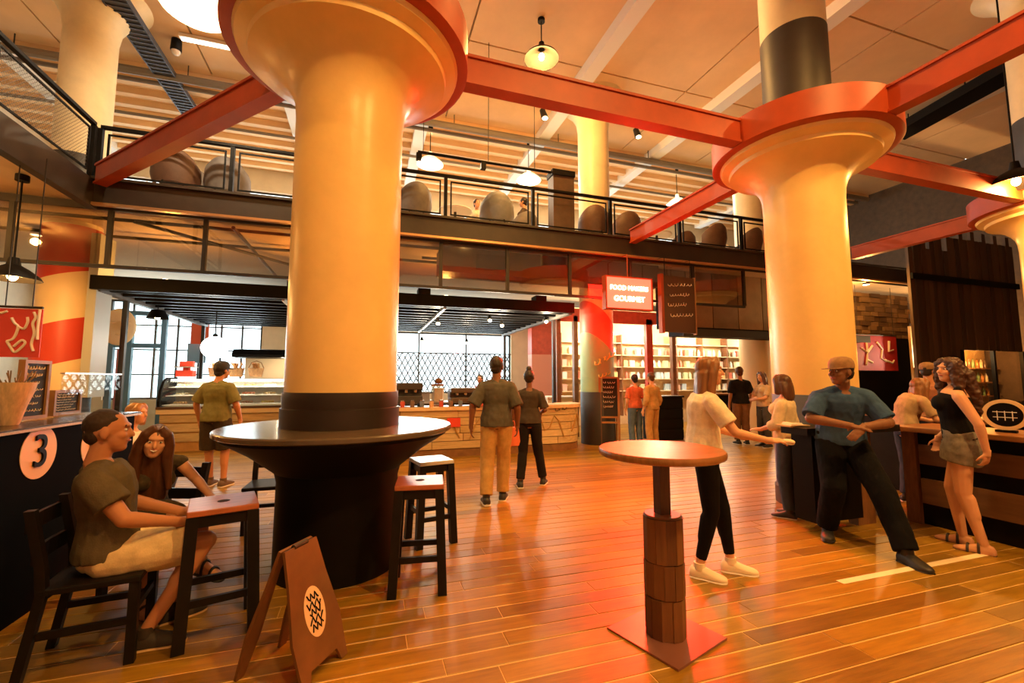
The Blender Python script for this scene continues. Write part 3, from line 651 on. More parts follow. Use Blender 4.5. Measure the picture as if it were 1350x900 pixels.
# black branch lines painted over boards
e = MB()
for k in range(7):
    u = .9 + k * .75; pts = []
    for j in range(6):
        p, nn = front(min(tot - .05, u + j * .11)); pts.append(p + nn * .02 + Vector((0, 0, .25 + .5 * abs(math.sin(j * .9 + k)))))
    e.tube(pts, .014, 5)
e.build('branch_drawing', mat('ochre_line', (.42, .25, .07), .6), k1)
p, nn = front(3.0 - .0); q = aty(598, 557, 8.62)
MB().box((q.x - .13, fy - .02, q.z - .08), (q.x + .13, fy + .02, q.z + .09)).build('red_notice', mat('notice_red', (.75, .06, .03), .5), k1)
e = MB(); qq = aty(739, 541, 8.64); scribble(e, (qq.x - .15, qq.y - .02, qq.z - .04), (qq.x + .13, qq.y - .02, qq.z), (0, 0, 1), .09, .008, 3, 4); e.build('painted_script', black, k1)
# things on and behind the counter
def bottle(name, label, loc, h, r, m, group, capm=None):
    b_ = thing(name, label, 'bottle', loc, 0, group); MB().lathe([(0, 0), (r, 0), (r, h * .6), (r * .4, h * .75), (r * .35, h * .93), (0, h * .93)], 12).build('glass_body', m, b_, 50)
    MB().lathe([(0, h * .93), (r * .42, h * .93), (r * .42, h), (0, h)], 10).build('stopper', capm or black, b_, 50); return b_
def machine(label, x, y, z, w, d, h, m):
    k = thing('coffee_machine', label, 'machine', (x, y, z)); MB().box((-w / 2, -d / 2, .06), (w / 2, d / 2, h * .45)).build('base', m, k, bevel=.01); MB().box((-w / 2, -d * .1, h * .45), (w / 2, d / 2, h * .75)).build('rear_body', m, k)
    MB().box((-w / 2, -d / 2, h * .72), (w / 2, d / 2, h)).build('head', m, k, bevel=.015)
    for i in range(3): MB().cone((w * (i - 1) * .28, -d * .32, h * .72), (w * (i - 1) * .28, -d * .32, h * .6), .035, .03, 10).build('brew_head', mat('chrome', (.7, .68, .65), .2, .9), k, 40)
    for sx in (-1, 1): MB().box((sx * w * .42 - .02, -d * .4, 0), (sx * w * .42 + .02, d * .4, .06)).build('foot', black, k)
chrome = mat('chrome', (.7, .68, .65), .2, .9)
machine('dark espresso machine on the kiosk counter next to the cream column', aty(535, 515, 8.95).x, 8.95, .97, .62, .38, .46, char)
machine('low dark espresso machine further along the kiosk counter', aty(612, 515, 8.95).x, 8.95, .97, .6, .38, .36, mat('brown_machine', (.10, .07, .05), .4))
k = thing('menu_stand', 'upright brown lantern stand on the kiosk counter', 'stand', (aty(576, 520, 8.9).x, 8.9, .97))
MB().box((-.12, -.1, 0), (.12, .1, .03)).build('base', brown, k); MB().box((-.1, -.08, .03), (.1, .08, .40)).build('glass_box', dglass, k); MB().box((-.12, -.1, .40), (.12, .1, .44)).build('lid', brown, k); MB().ell((.03, 0, .50), .075, .06, .06).build('ornament', brown, k, 60)
for i in range(7):
    px = 530 + i * 12.5; q = aty(px, 530, 8.78); cc = [(.55, .08, .05), (.2, .12, .08), (.15, .2, .3), (.7, .4, .2)][i % 4]
    o = thing('jar', 'small jar on the kiosk counter edge, %s from the column' % ORD[i], 'jar', (q.x, 8.63, .97), 0, 'jars on the kiosk counter')
    MB().lathe([(0, 0), (.04, 0), (.045, .09), (.035, .115), (0, .115)], 12).build('jar_body', mat('jar_%d' % (i % 4), cc, .3), o, 50); MB().lathe([(0, .115), (.04, .115), (.04, .135), (0, .135)], 12).build('lid', chrome, o, 50)
q = aty(630, 527, 8.75)
k = thing('serving_basket', 'red and white basket on the kiosk counter left of the walking man', 'basket', (q.x + .05, 8.62, .97))
MB().rings([[(sx * a, sy * b_, z_) for sx, sy in ((-1, -1), (1, -1), (1, 1), (-1, 1))] for a, b_, z_ in ((.14, .09, 0), (.2, .12, .11), (.185, .105, .11), (.13, .08, .015))]).build('basket_body', mat('basket_red', (.7, .15, .1), .5), k); MB().ell((0, 0, .09), .13, .08, .05).build('wrapped_food', mat('paper_blue', (.45, .5, .65), .6), k, 60)
# back bar of the kiosk with boxes and bottles
bk = thing('back_counter', 'grey back counter of the kiosk in front of the lattice window', 'counter', (0, 0, 0))
MB().box((.2, 11.2, 0), (3.9, 11.7, .9)).build('body', char, bk); MB().box((.15, 11.15, .9), (3.95, 11.75, .94)).build('top', mat('steel_top', (.6, .55, .5), .3, .5), bk)
for i in range(8):
    cc = [(.10, .09, .09), (.5, .1, .08), (.25, .2, .15), (.75, .6, .4)][i % 4]
    w_ = .24 + .07 * (i % 3); o = thing('storage_box', 'storage box on the kiosk back counter, %s from the column' % ORD[i], 'box', (.45 + i * .43, 11.4, .94), 0, 'boxes on the kiosk back counter')
    MB().box((-w_ / 2, -.16, 0), (w_ / 2, .16, .22 + .09 * (i % 2))).build('box_body', mat('sbox_%d' % (i % 4), cc, .5), o); MB().box((-w_ / 2 - .01, -.17, .22 + .09 * (i % 2)), (w_ / 2 + .01, .17, .25 + .09 * (i % 2))).build('box_lid', mat('sboxlid_%d' % (i % 4), tuple(c_ * .8 for c_ in cc), .5), o)
# ================================================================= deli counter with curved glass case
dy = 11.0; d0, d1 = aty(207, 540, dy).x, -.9
dl = thing('deli_counter', 'pale timber deli counter with lit curved glass display case', 'counter', (0, dy, 0))
MB().box((d0 + .05, .03, 0), (d1, .9, .78)).build('base', mat('deli_base', (.50, .27, .08), .5, var=.2), dl)
for i, z_ in enumerate((.2, .40, .60)): MB().box((d0 + .05, 0, z_), (d1, .03, z_ + .17)).build('front_board', boardm, dl)
MB().box((d0, -.06, .78), (d1, .95, .88)).build('ledge', mat('ledge_cream', (.85, .68, .42), .4), dl); MB().box((d0, -.08, .88), (d1, .0, .93)).build('dark_rail', mat('rail_brown', (.10, .05, .02), .4), dl)
prof = [(.0, .93), (-.02, 1.05), (.04, 1.25), (.16, 1.42), (.32, 1.5), (.75, 1.52)]
MB().rings([[(x_, y_, z_) for y_, z_ in prof] + [(x_, y_ + .008, z_ - .012) for y_, z_ in reversed(prof)] for x_ in (d0 + .06, d1)]).build('curved_glass', glass, dl, 50)
MB().rings([[(x_, y_, z_) for y_, z_ in [(-.03, .93), (-.05, 1.05), (.01, 1.26), (.14, 1.45), (.32, 1.54), (.8, 1.55), (.8, .93)]] for x_ in (d0, d0 + .05)]).build('end_panel', black, dl)
MB().box((d0 + .06, .74, .93), (d1, .8, 1.5)).build('back_panel', white, dl)
for z_, y0_ in ((.95, .05), (1.14, .2), (1.32, .32)): MB().box((d0 + .06, y0_, z_), (d1, .74, z_ + .015)).build('shelf', white, dl)
MB().box((d0 + .1, .3, 1.475), (d1, .36, 1.5)).build('light_tube', mat('tube_glow', (1, .95, .85), .5, emit=(1, .92, .75), estr=6), dl)
lamp('AREA', 'case_light', ((d0 + d1) / 2, dy + .35, 1.46), 26, (1, .9, .7), aim=((d0 + d1) / 2, dy + .3, .9), sx=d1 - d0 - .2, sy=.2)
fc = [(.75, .55, .3), (.55, .2, .08), (.8, .72, .5), (.35, .18, .1), (.6, .5, .15), (.75, .3, .2)]
nt_ = 0
for sh, (z_, yy) in enumerate(((.967, .3), (1.157, .42), (1.337, .5))):
    for i in range(7):
        x_ = d0 + .3 + i * (d1 - d0 - .5) / 6.5; pos = ['bottom', 'middle', 'top'][sh]
        o = thing('food_tray', 'tray of food on the %s shelf of the deli case, %s from its black end' % (pos, ORD[i]), 'tray', (x_, dy + yy, z_), 0, 'trays in the deli case')
        MB().box((-.15, -.09, 0), (.15, .09, .015)).build('tray', white, o); e = MB()
        for k in range(5): e.ell((-.1 + .05 * k, RN.uniform(-.03, .03), .035), .032, .045, .028, n=8, m=5)
        tag(e.build('food', mat('food_%d' % ((i + sh * 2) % 6), fc[(i + sh * 2) % 6], .6), o, 60), kind='stuff')
def basket(label, x, y, z, m):
    o = thing('wicker_basket', label, 'basket', (x, y, z)); MB().lathe([(0, 0), (.13, 0), (.17, .2), (.15, .2), (.12, .02), (0, .02)], 16).build('basket_body', m, o, 50); e = MB()
    for k in range(7): e.cap((RN.uniform(-.07, .07), RN.uniform(-.07, .07), .1), (RN.uniform(-.1, .1), RN.uniform(-.1, .1), .3), .025, .02, 8)
    tag(e.build('bread', mat('bread', (.6, .33, .12), .7), o, 60), kind='stuff'); MB().tube([(-.16, 0, .2), (-.1, 0, .33), (0, 0, .37), (.1, 0, .33), (.16, 0, .2)], .01, 6).build('handle', m, o)
wick = mat('wicker', (.34, .17, .06), .7, var=.4, vscale=20)
for px, t_ in ((286, 'left'), (312, 'middle'), (338, 'right')): basket('brown wicker bread basket on the deli case, the %s one' % t_, aty(px, 480, dy + .6).x, dy + .6, 1.56, wick)
q = aty(246, 480, dy + .5); k = thing('counter_scale', 'bright red weighing scale on the left end of the deli case', 'scale', (q.x, dy + .5, 1.56)); rdm = mat('scale_red', (.75, .06, .03), .4)
MB().box((-.16, -.12, 0), (.16, .12, .14)).build('scale_body', rdm, k, bevel=.01); MB().box((-.06, -.02, .14), (.06, .08, .2)).build('neck', rdm, k); MB().box((-.19, -.13, .2), (.19, .13, .225)).build('pan', chrome, k); MB().box((-.13, -.02, .225), (.13, .1, .34)).build('display', rdm, k, bevel=.01)
q0, q1 = aty(316, 470, 12.6), aty(375, 470, 12.6)
k = thing('oven_cabinet', 'lit cream display oven with dark curved hood behind the deli case', 'cabinet', (q0.x, 12.4, 0)); w_ = 2.2
MB().box((0, .2, 0), (w_, .8, 1.5)).build('cabinet_body', mat('oven_cream', (.8, .65, .42), .5), k)
MB().rings([[(x_, y_, z_) for y_, z_ in ((0, 2.05), (-.05, 2.12), (.1, 2.25), (.8, 2.3), (.8, 2.05))] for x_ in (-.12, w_)]).build('hood', black, k); MB().box((0, .75, 1.5), (w_, .8, 2.05)).build('back_panel', mat('oven_cream', (.8, .65, .42), .5), k); MB().box((0, .1, 1.5), (w_, .75, 1.53)).build('shelf', white, k)
lamp('POINT', 'oven_light', (q0.x + 1, 12.6, 1.98), 12, PALE, .05)
q = aty(283, 458, 11.6); k = thing('globe_lamp', 'big white glowing globe lamp hanging over the deli counter', 'lamp', (q.x, q.y, q.z))
MB().ell((0, 0, 0), .27, .27, .25, n=28, m=18).build('globe', mat('globe_glow', (1, 1, .95), .4, emit=(1, .97, .88), estr=5), k, 60); MB().tube([(0, 0, .22), (0, 0, kz + .05 - q.z)], .015, 6).build('stem', black, k); MB().lathe([(.05, .22), (.05, .3), (.02, .32)], 12).build('cap', black, k)
lamp('POINT', 'globe_light', (q.x, q.y - .35, q.z), 40, (1, .93, .8), .2)
# red cloth and blue panel hanging by the window
for (a, b_, c_, d_, m_, lb) in ((251, 425, 276, 453, mat('cloth_red', (.75, .12, .05), .7), 'orange red square sign hanging by the back window'), (246, 453, 272, 478, mat('cloth_blue', (.2, .38, .58), .7), 'blue square sign under the orange red one')):
    yy = 15.0 if b_ < 440 else 15.2; p0, p1 = aty(a, d_, yy), aty(c_, b_, yy); o = thing('hanging_sign', lb, 'sign', (0, yy, 0)); MB().box((p0.x, 0, p0.z), (p1.x, .03, p1.z)).build('sign_panel', m_, o); MB().tube([(p0.x + .05, .015, p1.z), (p0.x + .05, .015, 4.18)], .006, 4).build('wire', dsteel, o)
# blue framed shopfront with pink door and round face plaque
sf = thing('shopfront', 'blue framed glazed shopfront with pink door panel', 'shopfront', (0, 12.2, 0))
p0, p1 = aty(137, 560, 12.2).x, aty(207, 560, 12.2).x; pm_ = (p0 + p1) / 2 - .15
ztop, zmid = aty(170, 412, 12.2).z, aty(170, 455, 12.2).z
for x_ in (p0, pm_, p1): MB().box((x_ - .05, 0, 0), (x_ + .05, .1, ztop)).build('post', bluef, sf)
for z_ in (.05, zmid, ztop): MB().box((p0, .01, z_ - .05), (p1, .09, z_ + .05)).build('cross_rail', bluef, sf)
for a, b_ in ((p0, pm_), (pm_, p1)):
    for z0, z1 in ((.1, zmid - .05), (zmid + .05, ztop - .05)): MB().box((a + .05, .04, z0), (b_ - .05, .05, z1)).build('pane', glass, sf)
MB().box((p0 + .1, .06, .2), (pm_ - .1, .09, zmid - .1)).build('door_panel', mat('pink_panel', (.75, .22, .25), .6), sf)
q = aty(150, 430, 12.0); k = thing('face_plaque', 'round pale relief plaque with a face above the pink door', 'plaque', (q.x + .05, 12.1, q.z)); pm2 = mat('plaque', (.82, .66, .4), .6, bump=.2)
MB().ell((0, 0, 0), .33, .06, .42, n=28, m=14).build('disc', pm2, k, 60); MB().cone((.06, -.05, .12), (.1, -.1, -.05), .02, .05, 8, True, True).build('nose', pm2, k, 60); MB().ell((.06, -.05, -.17), .1, .03, .03).build('lips', pm2, k, 60)
for sx in (-.08, .18): MB().ell((sx, -.05, .1), .06, .03, .025).build('eyelid', pm2, k, 60)
q = aty(208, 415, 11.2); k = thing('pendant_lamp', 'small black trapezoid pendant lamp under the canopy by the shopfront', 'lamp', (q.x, 11.2, q.z)); MB().lathe([(.2, -.08), (.12, .1), (.03, .12)], 20, cap=False).build('shade', black, k, 40); MB().tube([(0, 0, .1), (0, 0, kz - q.z + .05)], .01, 5).build('cord', black, k); MB().ell((0, 0, -.05), .05, .05, .05).build('bulb', bulbm, k, 60)
# ================================================================= neon sign and menu board under the mezzanine
ny_ = 7.62
p0, p1 = aty(800, 405, ny_), aty(858, 369, ny_)
nz = thing('neon_sign', 'glowing red neon box sign with two rows of pale letters', 'sign', ((p0.x + p1.x) / 2, ny_, (p0.z + p1.z) / 2)); hw, hh = (p1.x - p0.x) / 2, (p1.z - p0.z) / 2
redglow = mat('neon_red', (.8, .05, .03), .4, emit=(1, .012, .006), estr=26)
letm = mat('neon_letters', (1, .9, .6), .4, emit=(1, .72, .38), estr=14)
MB().box((-hw, 0, -hh), (hw, .1, hh)).build('sign_box', redglow, nz)
for a, b_ in (((-hw - .03, -.02, -hh - .03), (-hw, .12, hh + .03)), ((hw, -.02, -hh - .03), (hw + .03, .12, hh + .03)), ((-hw, -.02, hh), (hw, .12, hh + .03)), ((-hw, -.02, -hh - .03), (hw, .12, -hh))): MB().box(a, b_).build('sign_frame', redst, nz)
RX = Matrix(((1, 0, 0, 0), (0, 0, -1, 0), (0, 1, 0, 0), (0, 0, 0, 1)))
text_mesh('upper_letters', 'FOOD MAKERS', .13, letm, nz, Matrix.Translation((0, -.012, .1)) @ RX, .006); text_mesh('lower_letters', 'GOURMET', .15, letm, nz, Matrix.Translation((0, -.012, -.12)) @ RX, .006)
MB().tube([(0, .05, hh + .03), (0, .05, 4.05 - nz.location.z), (0, .235, 4.06 - nz.location.z)], .012, 6).build('hanging_rod', redst, nz)
nl = lamp('AREA', 'neon_light', (nz.location.x, ny_ - .06, nz.location.z), 230, (1, .022, .008), aim=(nz.location.x - 3.2, 3.0, .0), sx=hw * 2, sy=hh * 2); nl.data.spread = math.radians(110)
p0, p1 = aty(876, 437, ny_), aty(919, 366, ny_)
mb_ = thing('menu_sign', 'dark hanging menu board with lines of pale script right of the neon sign', 'sign', (p0.x, ny_, p0.z), math.radians(6)); w_, h_ = p1.x - p0.x, p1.z - p0.z
MB().box((0, 0, 0), (w_, .06, h_)).build('board', mat('menu_brown', (.10, .045, .022), .5), mb_); MB().box((-.07, -.02, -.03), (0, .08, h_ + .02)).build('red_side', redst, mb_); MB().box((w_, -.01, -.03), (w_ + .03, .07, h_ + .02)).build('edge_trim', mat('edge_tan', (.4, .22, .09), .5), mb_)
e = MB()
for i in range(4): zz = h_ * (.84 - .18 * i); scribble(e, (w_ * (.12 + .06 * (i % 2)), -.008, zz - .06), (w_ * (.93 - .1 * (i % 3)), -.008, zz), (0, 0, 1), .085, .008, 7, 60 + i)
e.build('pale_script', mat('script_pale', (.95, .85, .7), .5), mb_)
for x_ in (.08, w_ - .08): MB().tube([(x_, .03, h_), (x_, .03, 4.07 - p0.z), (x_, .26, 4.08 - p0.z)], .008, 4).build('hanging_wire', dsteel, mb_)
# ================================================================= stalls right of the kiosk
st = thing('market_stall', 'open market stall with red posts, shelves and dark top beam', 'stall', (0, 0, 0))
sy = 10.6
redp = mat('stall_red', (.62, .09, .05), .5, var=.2); woodp = mat('stall_wood', (.24, .11, .05), .5, var=.3)
for px, m_, w_ in ((737, woodp, .12), (760, woodp, .12), (858, redp, .2), (890, woodp, .12)):
    q = aty(px, 500, sy); MB().box((q.x - w_ / 2, 0, 0), (q.x + w_ / 2, .12, 3.2)).build('post', m_, st)
st.location = (0, sy, 0)
qa, qb = aty(733, 415, sy), aty(900, 415, sy)
MB().box((qa.x, 0, 3.05), (qb.x, .12, 3.4)).build('red_fascia', redp, st)
# lit back wall of the stalls with shelves
wy_ = 13.2; xa, xb = aty(735, 480, wy_).x, aty(1012, 480, wy_).x
rp = thing('red_pillar', 'square red and pink pillar beyond the kiosk canopy', 'pillar', (aty(712, 480, 15).x, 15, 0)); MB().box((-.4, -.2, 2.4), (.4, .2, 4.17)).build('upper_part', redp, rp); MB().box((-.4, -.2, 0), (.4, .2, 2.4)).build('lower_part', mat('stall_pink', (.75, .28, .2), .6), rp)
bw = thing('shelf_wall', 'bright shelved back wall of the market stalls packed with goods', 'shelves', (0, wy_, 0))
MB().box((xa, 0, 0), (xb, .08, 3.9)).build('back_panel', mat('stall_cream', (.86, .68, .42), .6, var=.2, vscale=2), bw)
for z_ in (1.1, 1.5, 1.9, 2.3, 2.7): MB().box((xa, -.3, z_), (xb, 0, z_ + .03)).build('shelf', MT['oven_cream'], bw)
for i in range(9): x_ = xa + (xb - xa) * i / 8; MB().box((x_ - .02, -.3, .3), (x_ + .02, 0, 3.0)).build('upright', woodp, bw)
def nth(n):
    if n <= 20: return ORD[n - 1]
    t_, u_ = divmod(n, 10); return (['', '', 'twenty', 'thirty', 'forty'][t_] + '-' + ORD[u_ - 1]) if u_ else ['', '', 'twentieth', 'thirtieth', 'fortieth'][t_]
gc = [(.75, .22, .15), (.9, .82, .6), (.45, .6, .72), (.85, .62, .3), (.55, .65, .4), (.85, .5, .42), (.7, .76, .78)]
gmesh = [MB().lathe([(0, 0), (.055, 0), (.055, .15), (.03, .19), (.03, .23), (0, .23)], 8).mesh('packaged_good', mat('good_%d' % i, c_, .4), 50) for i, c_ in enumerate(gc)]
bmesh_ = [MB().box((-.08, -.06, 0), (.08, .06, .22)).mesh('packaged_good', mat('good_%d' % i, c_, .4)) for i, c_ in enumerate(gc)]
for zi, z_ in enumerate((1.13, 1.53, 1.93, 2.33)):
    x_ = xa + .15; n_ = 0
    while x_ < xb - .15:
        if abs(((x_ - xa) / ((xb - xa) / 8)) % 1) > .06 and RN.random() < .82:
            i = RN.randrange(7); o = inst('packaged_good', RN.choice((gmesh, bmesh_))[i], None, (x_, wy_ - .16, z_)); n_ += 1; tag(o, '%s %s on the %s shelf of the bright stall wall, %s from the left' % (['red', 'cream', 'blue', 'amber', 'green', 'pink', 'grey'][i], 'jar' if o.data in gmesh else 'carton', ['lowest', 'second', 'third', 'topmost'][zi], nth(n_)), 'goods', 'goods on the stall shelves')
        x_ += RN.uniform(.17, .3)
for x_ in (xa + 1, xa + 3, xa + 5.2, xb - .8): lamp('POINT', 'stall_light', (x_, wy_ - 1.1, 2.9), 170, (1, .80, .55), .1)
# stall counters
def scounter(label, px0, px1, y, h, m, topm):
    a, b_ = aty(px0, 540, y).x, aty(px1, 540, y).x; o = thing('stall_counter', label, 'counter', (0, y, 0)); MB().box((a, 0, 0), (b_, .6, h)).build('body', m, o); MB().box((a - .03, -.04, h), (b_ + .03, .63, h + .04)).build('top', topm, o)
    for i in range(4): MB().box((a, -.015, .05 + i * h / 4.2), (b_, 0, .03 + (i + .9) * h / 4.2)).build('front_board', m, o)
scounter('black stall counter behind the woman in white', 866, 900, 9.3, 1.05, black, blackw)
scounter('pale stall counter behind the chalkboard easel', 722, 760, 11.0, 1.0, MT['ledge_cream'], white)
scounter('dark stall counter behind the man in the black shirt', 940, 1012, 11.6, 1.0, black, brown)
# upper cladding and awning right of the menu board
pn = thing('upper_panelling', 'brown grey panel cladding above the right stalls under the mezzanine', 'panelling', (0, 8.85, 0))
a, b_ = aty(868, 400, 8.85).x, aty(1120, 400, 8.85).x; n_ = 8
for i in range(n_): MB().box((a + (b_ - a) * i / n_ + .012, 0, 2.78), (a + (b_ - a) * (i + 1) / n_ - .012, .04, 4.17)).build('panel', mat('clad_%d' % (i % 2), ((.20, .12, .06), (.28, .17, .08))[i % 2], .6, var=.25, vscale=2), pn)
MB().box((a, .04, 2.7), (b_, .1, 4.17)).build('backing', black, pn)
aw = thing('awning', 'dark flat awning over the right stall', 'awning', (0, 8.4, 0)); MB().box((a + .3, 0, 2.52), (b_, .5, 2.66)).build('awning_body', black, aw); MB().box((a + .3, -.03, 2.5), (b_, 0, 2.68)).build('front_lip', dsteel, aw)
# chalkboard easel
q = atz(803, 570); k = thing('chalkboard_easel', 'standing wooden chalkboard easel with chalk writing by the green column', 'sign', (aty(803, 520, 9.0).x, 9.0, 0), ang(-.15, -1) + PI)
wf = mat('board_frame', (.36, .18, .06), .5, var=.2)
for sx in (-1, 1): MB().box((sx * .21 - .025, -.02, 0), (sx * .21 + .025, .02, 1.55)).build('side_post', wf, k)
for z_ in (.5, .62, 1.52): MB().box((-.185, -.018, z_), (.185, .018, z_ + .04)).build('cross_rail', wf, k)
MB().box((-.185, -.005, .66), (.185, .01, 1.52)).build('slate', MT['slate'], k)
for sx in (-1, 1): MB().rings([[(sx * .18 + p, y_ + q_, z_) for p, q_ in ((-.02, -.015), (.02, -.015), (.02, .015), (-.02, .015))] for y_, z_ in ((.35, 0), (.03, 1.45))]).build('rear_leg', wf, k)
e = MB()
for i in range(6): scribble(e, (-.14, -.008, 1.4 - i * .11), (.14 - .03 * (i % 3), -.008, 1.4 - i * .11), (0, 0, 1), .065, .006, 5, 90 + i)
e.build('chalk_writing', MT['chalk'], k)
# ================================================================= dark right-hand side
rw = thing('wood_feature_wall', 'wall of stacked timber blocks high behind the bar', 'wall', (0, 9.2, 0))
a, b_ = aty(1122, 420, 9.2).x, aty(1200, 420, 9.2).x; z0, z1 = aty(1160, 445, 9.2).z, 4.1
MB().box((a, .06, 0), (b_, .15, z1)).build('backing', black, rw); zz = z0; blk = plankmat('timber_blocks', (.10, .05, .02), (.20, .11, .045), (.34, .20, .085), .6, 0)
while zz < z1 - .05:
    x_ = a; hgt = RN.uniform(.10, .16)
    while x_ < b_:
        L = RN.uniform(.2, .5); MB().box((x_ + .008, RN.uniform(-.05, .04), zz + .006), (min(b_, x_ + L) - .008, .06, min(z1, zz + hgt) - .006)).build('timber_block', blk, rw); x_ += L
        if x_ > b_ - .12: break
    zz += hgt
p0, p1 = aty(1131, 488, 8.7), aty(1181, 443, 8.7)
rb = thing('wall_banner', 'dark red banner with white leaf figures behind the man in the cap', 'banner', (0, 8.7, 0)); MB().box((p0.x, 0, p0.z), (p1.x, .015, p1.z)).build('cloth', mat('deep_red', (.50, .02, .02), .6), rb)
e = MB(); W_, H_ = p1.x - p0.x, p1.z - p0.z
for pts in ([(.2, .15), (.25, .5), (.12, .62)], [(.25, .5), (.24, .88)], [(.25, .5), (.38, .7)], [(.22, .3), (.36, .22)], [(.5, .8), (.62, .6), (.58, .35), (.7, .25)], [(.8, .85), (.78, .55), (.9, .6)], [(.66, .3), (.85, .22), (.9, .3)]): e.tube([(p0.x + W_ * u, -.01, p0.z + H_ * v_) for u, v_ in pts], [.035, .028, .02, .016][:len(pts)], 5)
e.build('white_figures', mat('banner_white', (.95, .88, .7), .5), rb); MB().tube([(p0.x, 0, p1.z), (p1.x, 0, p1.z)], .015, 6).build('rail', dsteel, rb)
for x_ in (p0.x + .1, p1.x - .1): MB().tube([(x_, 0, p1.z), (x_, 0, 4.17)], .006, 4).build('wire', dsteel, rb)
dwl = thing('plank_wall', 'tall dark vertical plank wall at the right behind the bar', 'wall', (0, 7.35, 0))
xa, xb = aty(1205, 420, 7.35).x, 17.6; n_ = 26
o0, o1 = aty(1272, 500, 7.35).x, aty(1352, 500, 7.35).x; oz0, oz1 = .9, aty(1300, 462, 7.35).z
for i in range(n_):
    x0, x1 = xa + (xb - xa) * i / n_, xa + (xb - xa) * (i + 1) / n_; dd = RN.uniform(0, .03)
    if x1 > o0 and x0 < o1: MB().box((x0 + .006, dd, oz1), (x1 - .006, .08, 5.3 + .25 * (i % 3 == 0))).build('plank', darkw, dwl); MB().box((x0 + .006, dd, 0), (x1 - .006, .08, oz0)).build('plank', darkw, dwl)
    else: MB().box((x0 + .006, dd, 0), (x1 - .006, .08, 5.3 - .4 * (i % 4 == 0))).build('plank', darkw, dwl)
MB().box((xa, -.05, 4.05), (xb, 0, 4.2)).build('cross_rail', black, dwl)
for x_ in (o0, (o0 + o1) / 2, o1): MB().box((x_ - .04, -.02, oz0), (x_ + .04, .06, oz1)).build('opening_post', black, dwl)
wr = thing('window_92', None, None, (0, 7.4, 0)); tag(wr, kind='structure')
for a_, b2 in ((o0, (o0 + o1) / 2), ((o0 + o1) / 2, o1)): MB().box((a_ + .04, .0, oz0), (b2 - .04, .01, oz1)).build('pane', dglass, wr)
bs = thing('bottle_shelves', 'lit bottle shelves seen through the opening in the plank wall', 'shelves', (0, 8.1, 0)); MB().box((o0 - .3, .2, 0), (o1 + .3, .26, 3)).build('back_panel', mat('amber_panel', (.65, .42, .18), .5, var=.3, vscale=2), bs)
for z_ in (1.0, 1.4, 1.8): MB().box((o0 - .3, -.1, z_), (o1 + .3, .2, z_ + .03)).build('shelf', woodp, bs)
bm_ = [mat('bottle_%d' % i, c_, .15) for i, c_ in enumerate([(.12, .2, .08), (.35, .14, .03), (.6, .5, .35), (.1, .06, .04)])]
for zi, z_ in enumerate((1.03, 1.43, 1.83)):
    for i in range(14): bottle('bottle', 'bottle on the %s lit shelf behind the plank wall, %s from the left' % (['lowest', 'middle', 'top'][zi], ORD[i]), (o0 + .1 + i * (o1 - o0 - .2) / 13, 8.12, z_ + .001), .27, .038, bm_[(i + zi) % 4], 'bottles on the lit shelves')
lamp('POINT', 'shelf_light', ((o0 + o1) / 2, 7.75, 2.25), 220, WARM, .08); lamp('POINT', 'shelf_light', (o0 + .5, 7.7, 2.2), 120, PALE, .06)

# added lamps: uplights on the canopy for the soffit, downlights for wing and banner
for i, (x_, pw) in enumerate(((-3.6, 60), (-1.4, 60), (1.6, 45))):
    u = thing('added_uplight', 'small black lamp added on top of the canopy, %s from the left' % ORD[i], 'lamp', (x_, 9.6, kz + .2)); MB().cone((0, 0, 0), (0, 0, .12), .06, .09, 16).build('housing', black, u, 40); MB().cone((0, 0, .12), (0, 0, .125), .08, .08, 16).build('lens', bulbm, u); lamp('POINT', 'added_uplight_glow', (x_, 9.6, kz + .42), pw, WARM, .06)
for i, (x_, y_, pw, lb) in enumerate(((-5.6, 6.4, 70, 'small lamp added under the left balcony wing'), (12.6, 8.1, 130, 'small lamp added above the red banner behind the bar'))):
    u = thing('added_downlight', lb, 'lamp', (x_, y_, 4.02)); MB().cone((0, 0, .16), (0, 0, 0), .05, .08, 16).build('housing', black, u, 40); MB().cone((0, 0, 0), (0, 0, -.004), .07, .07, 16).build('lens', bulbm, u); lamp('POINT', 'added_downlight_glow', (x_, y_, 3.9), pw, WARM, .06)
# ================================================================= furniture and fittings on the mezzanine
MZ = 4.42
def tub(label, x, y, rz, m):
    t_ = thing('tub_chair', label, 'chair', (x, y, MZ), rz, 'tub chairs on the mezzanine')
    n = 16; rs_o = []; prof = [(.30, .30), (.36, .55), (.35, .78), (.30, .86), (.27, .80), (.28, .45)]
    mb = MB(); rings = []
    for i in range(n + 1):
        a = PI * (1.05 + .9 * i / n) if False else PI + PI * i / n
        k = .75 + .25 * math.sin(PI * i / n)
        rings.append([(r_ * math.cos(a), r_ * math.sin(a) * .95, z_ * k) for r_, z_ in prof])
    mb.rings(rings); mb.build('shell', m, t_, 60); MB().lathe([(0, .36), (.28, .36), (.3, .42), (.26, .47), (0, .47)], 20).build('seat', m, t_, 50)
    for a in (.8, 2.34, 3.94, 5.5): MB().cone((.2 * math.cos(a), .2 * math.sin(a), .37), (.26 * math.cos(a), .26 * math.sin(a), 0), .016, .012, 8).build('leg', dsteel, t_)
    return t_
gm_ = [mat('tub_grey', (.16, .14, .13), .6, var=.25), mat('tub_brown', (.12, .06, .035), .6, var=.25), mat('tub_slate', (.22, .23, .24), .6, var=.2)]
tl = [(232, 250, 8.5, 1), (262, 250, 9.2, 0), (300, 250, 8.6, 0), (545, 280, 8.55, 0), (655, 285, 8.5, 2), (690, 285, 9.3, 0), (783, 290, 8.5, 1), (825, 295, 8.6, 1), (898, 305, 9.3, 1), (938, 310, 8.6, 1), (985, 310, 8.55, 1)]
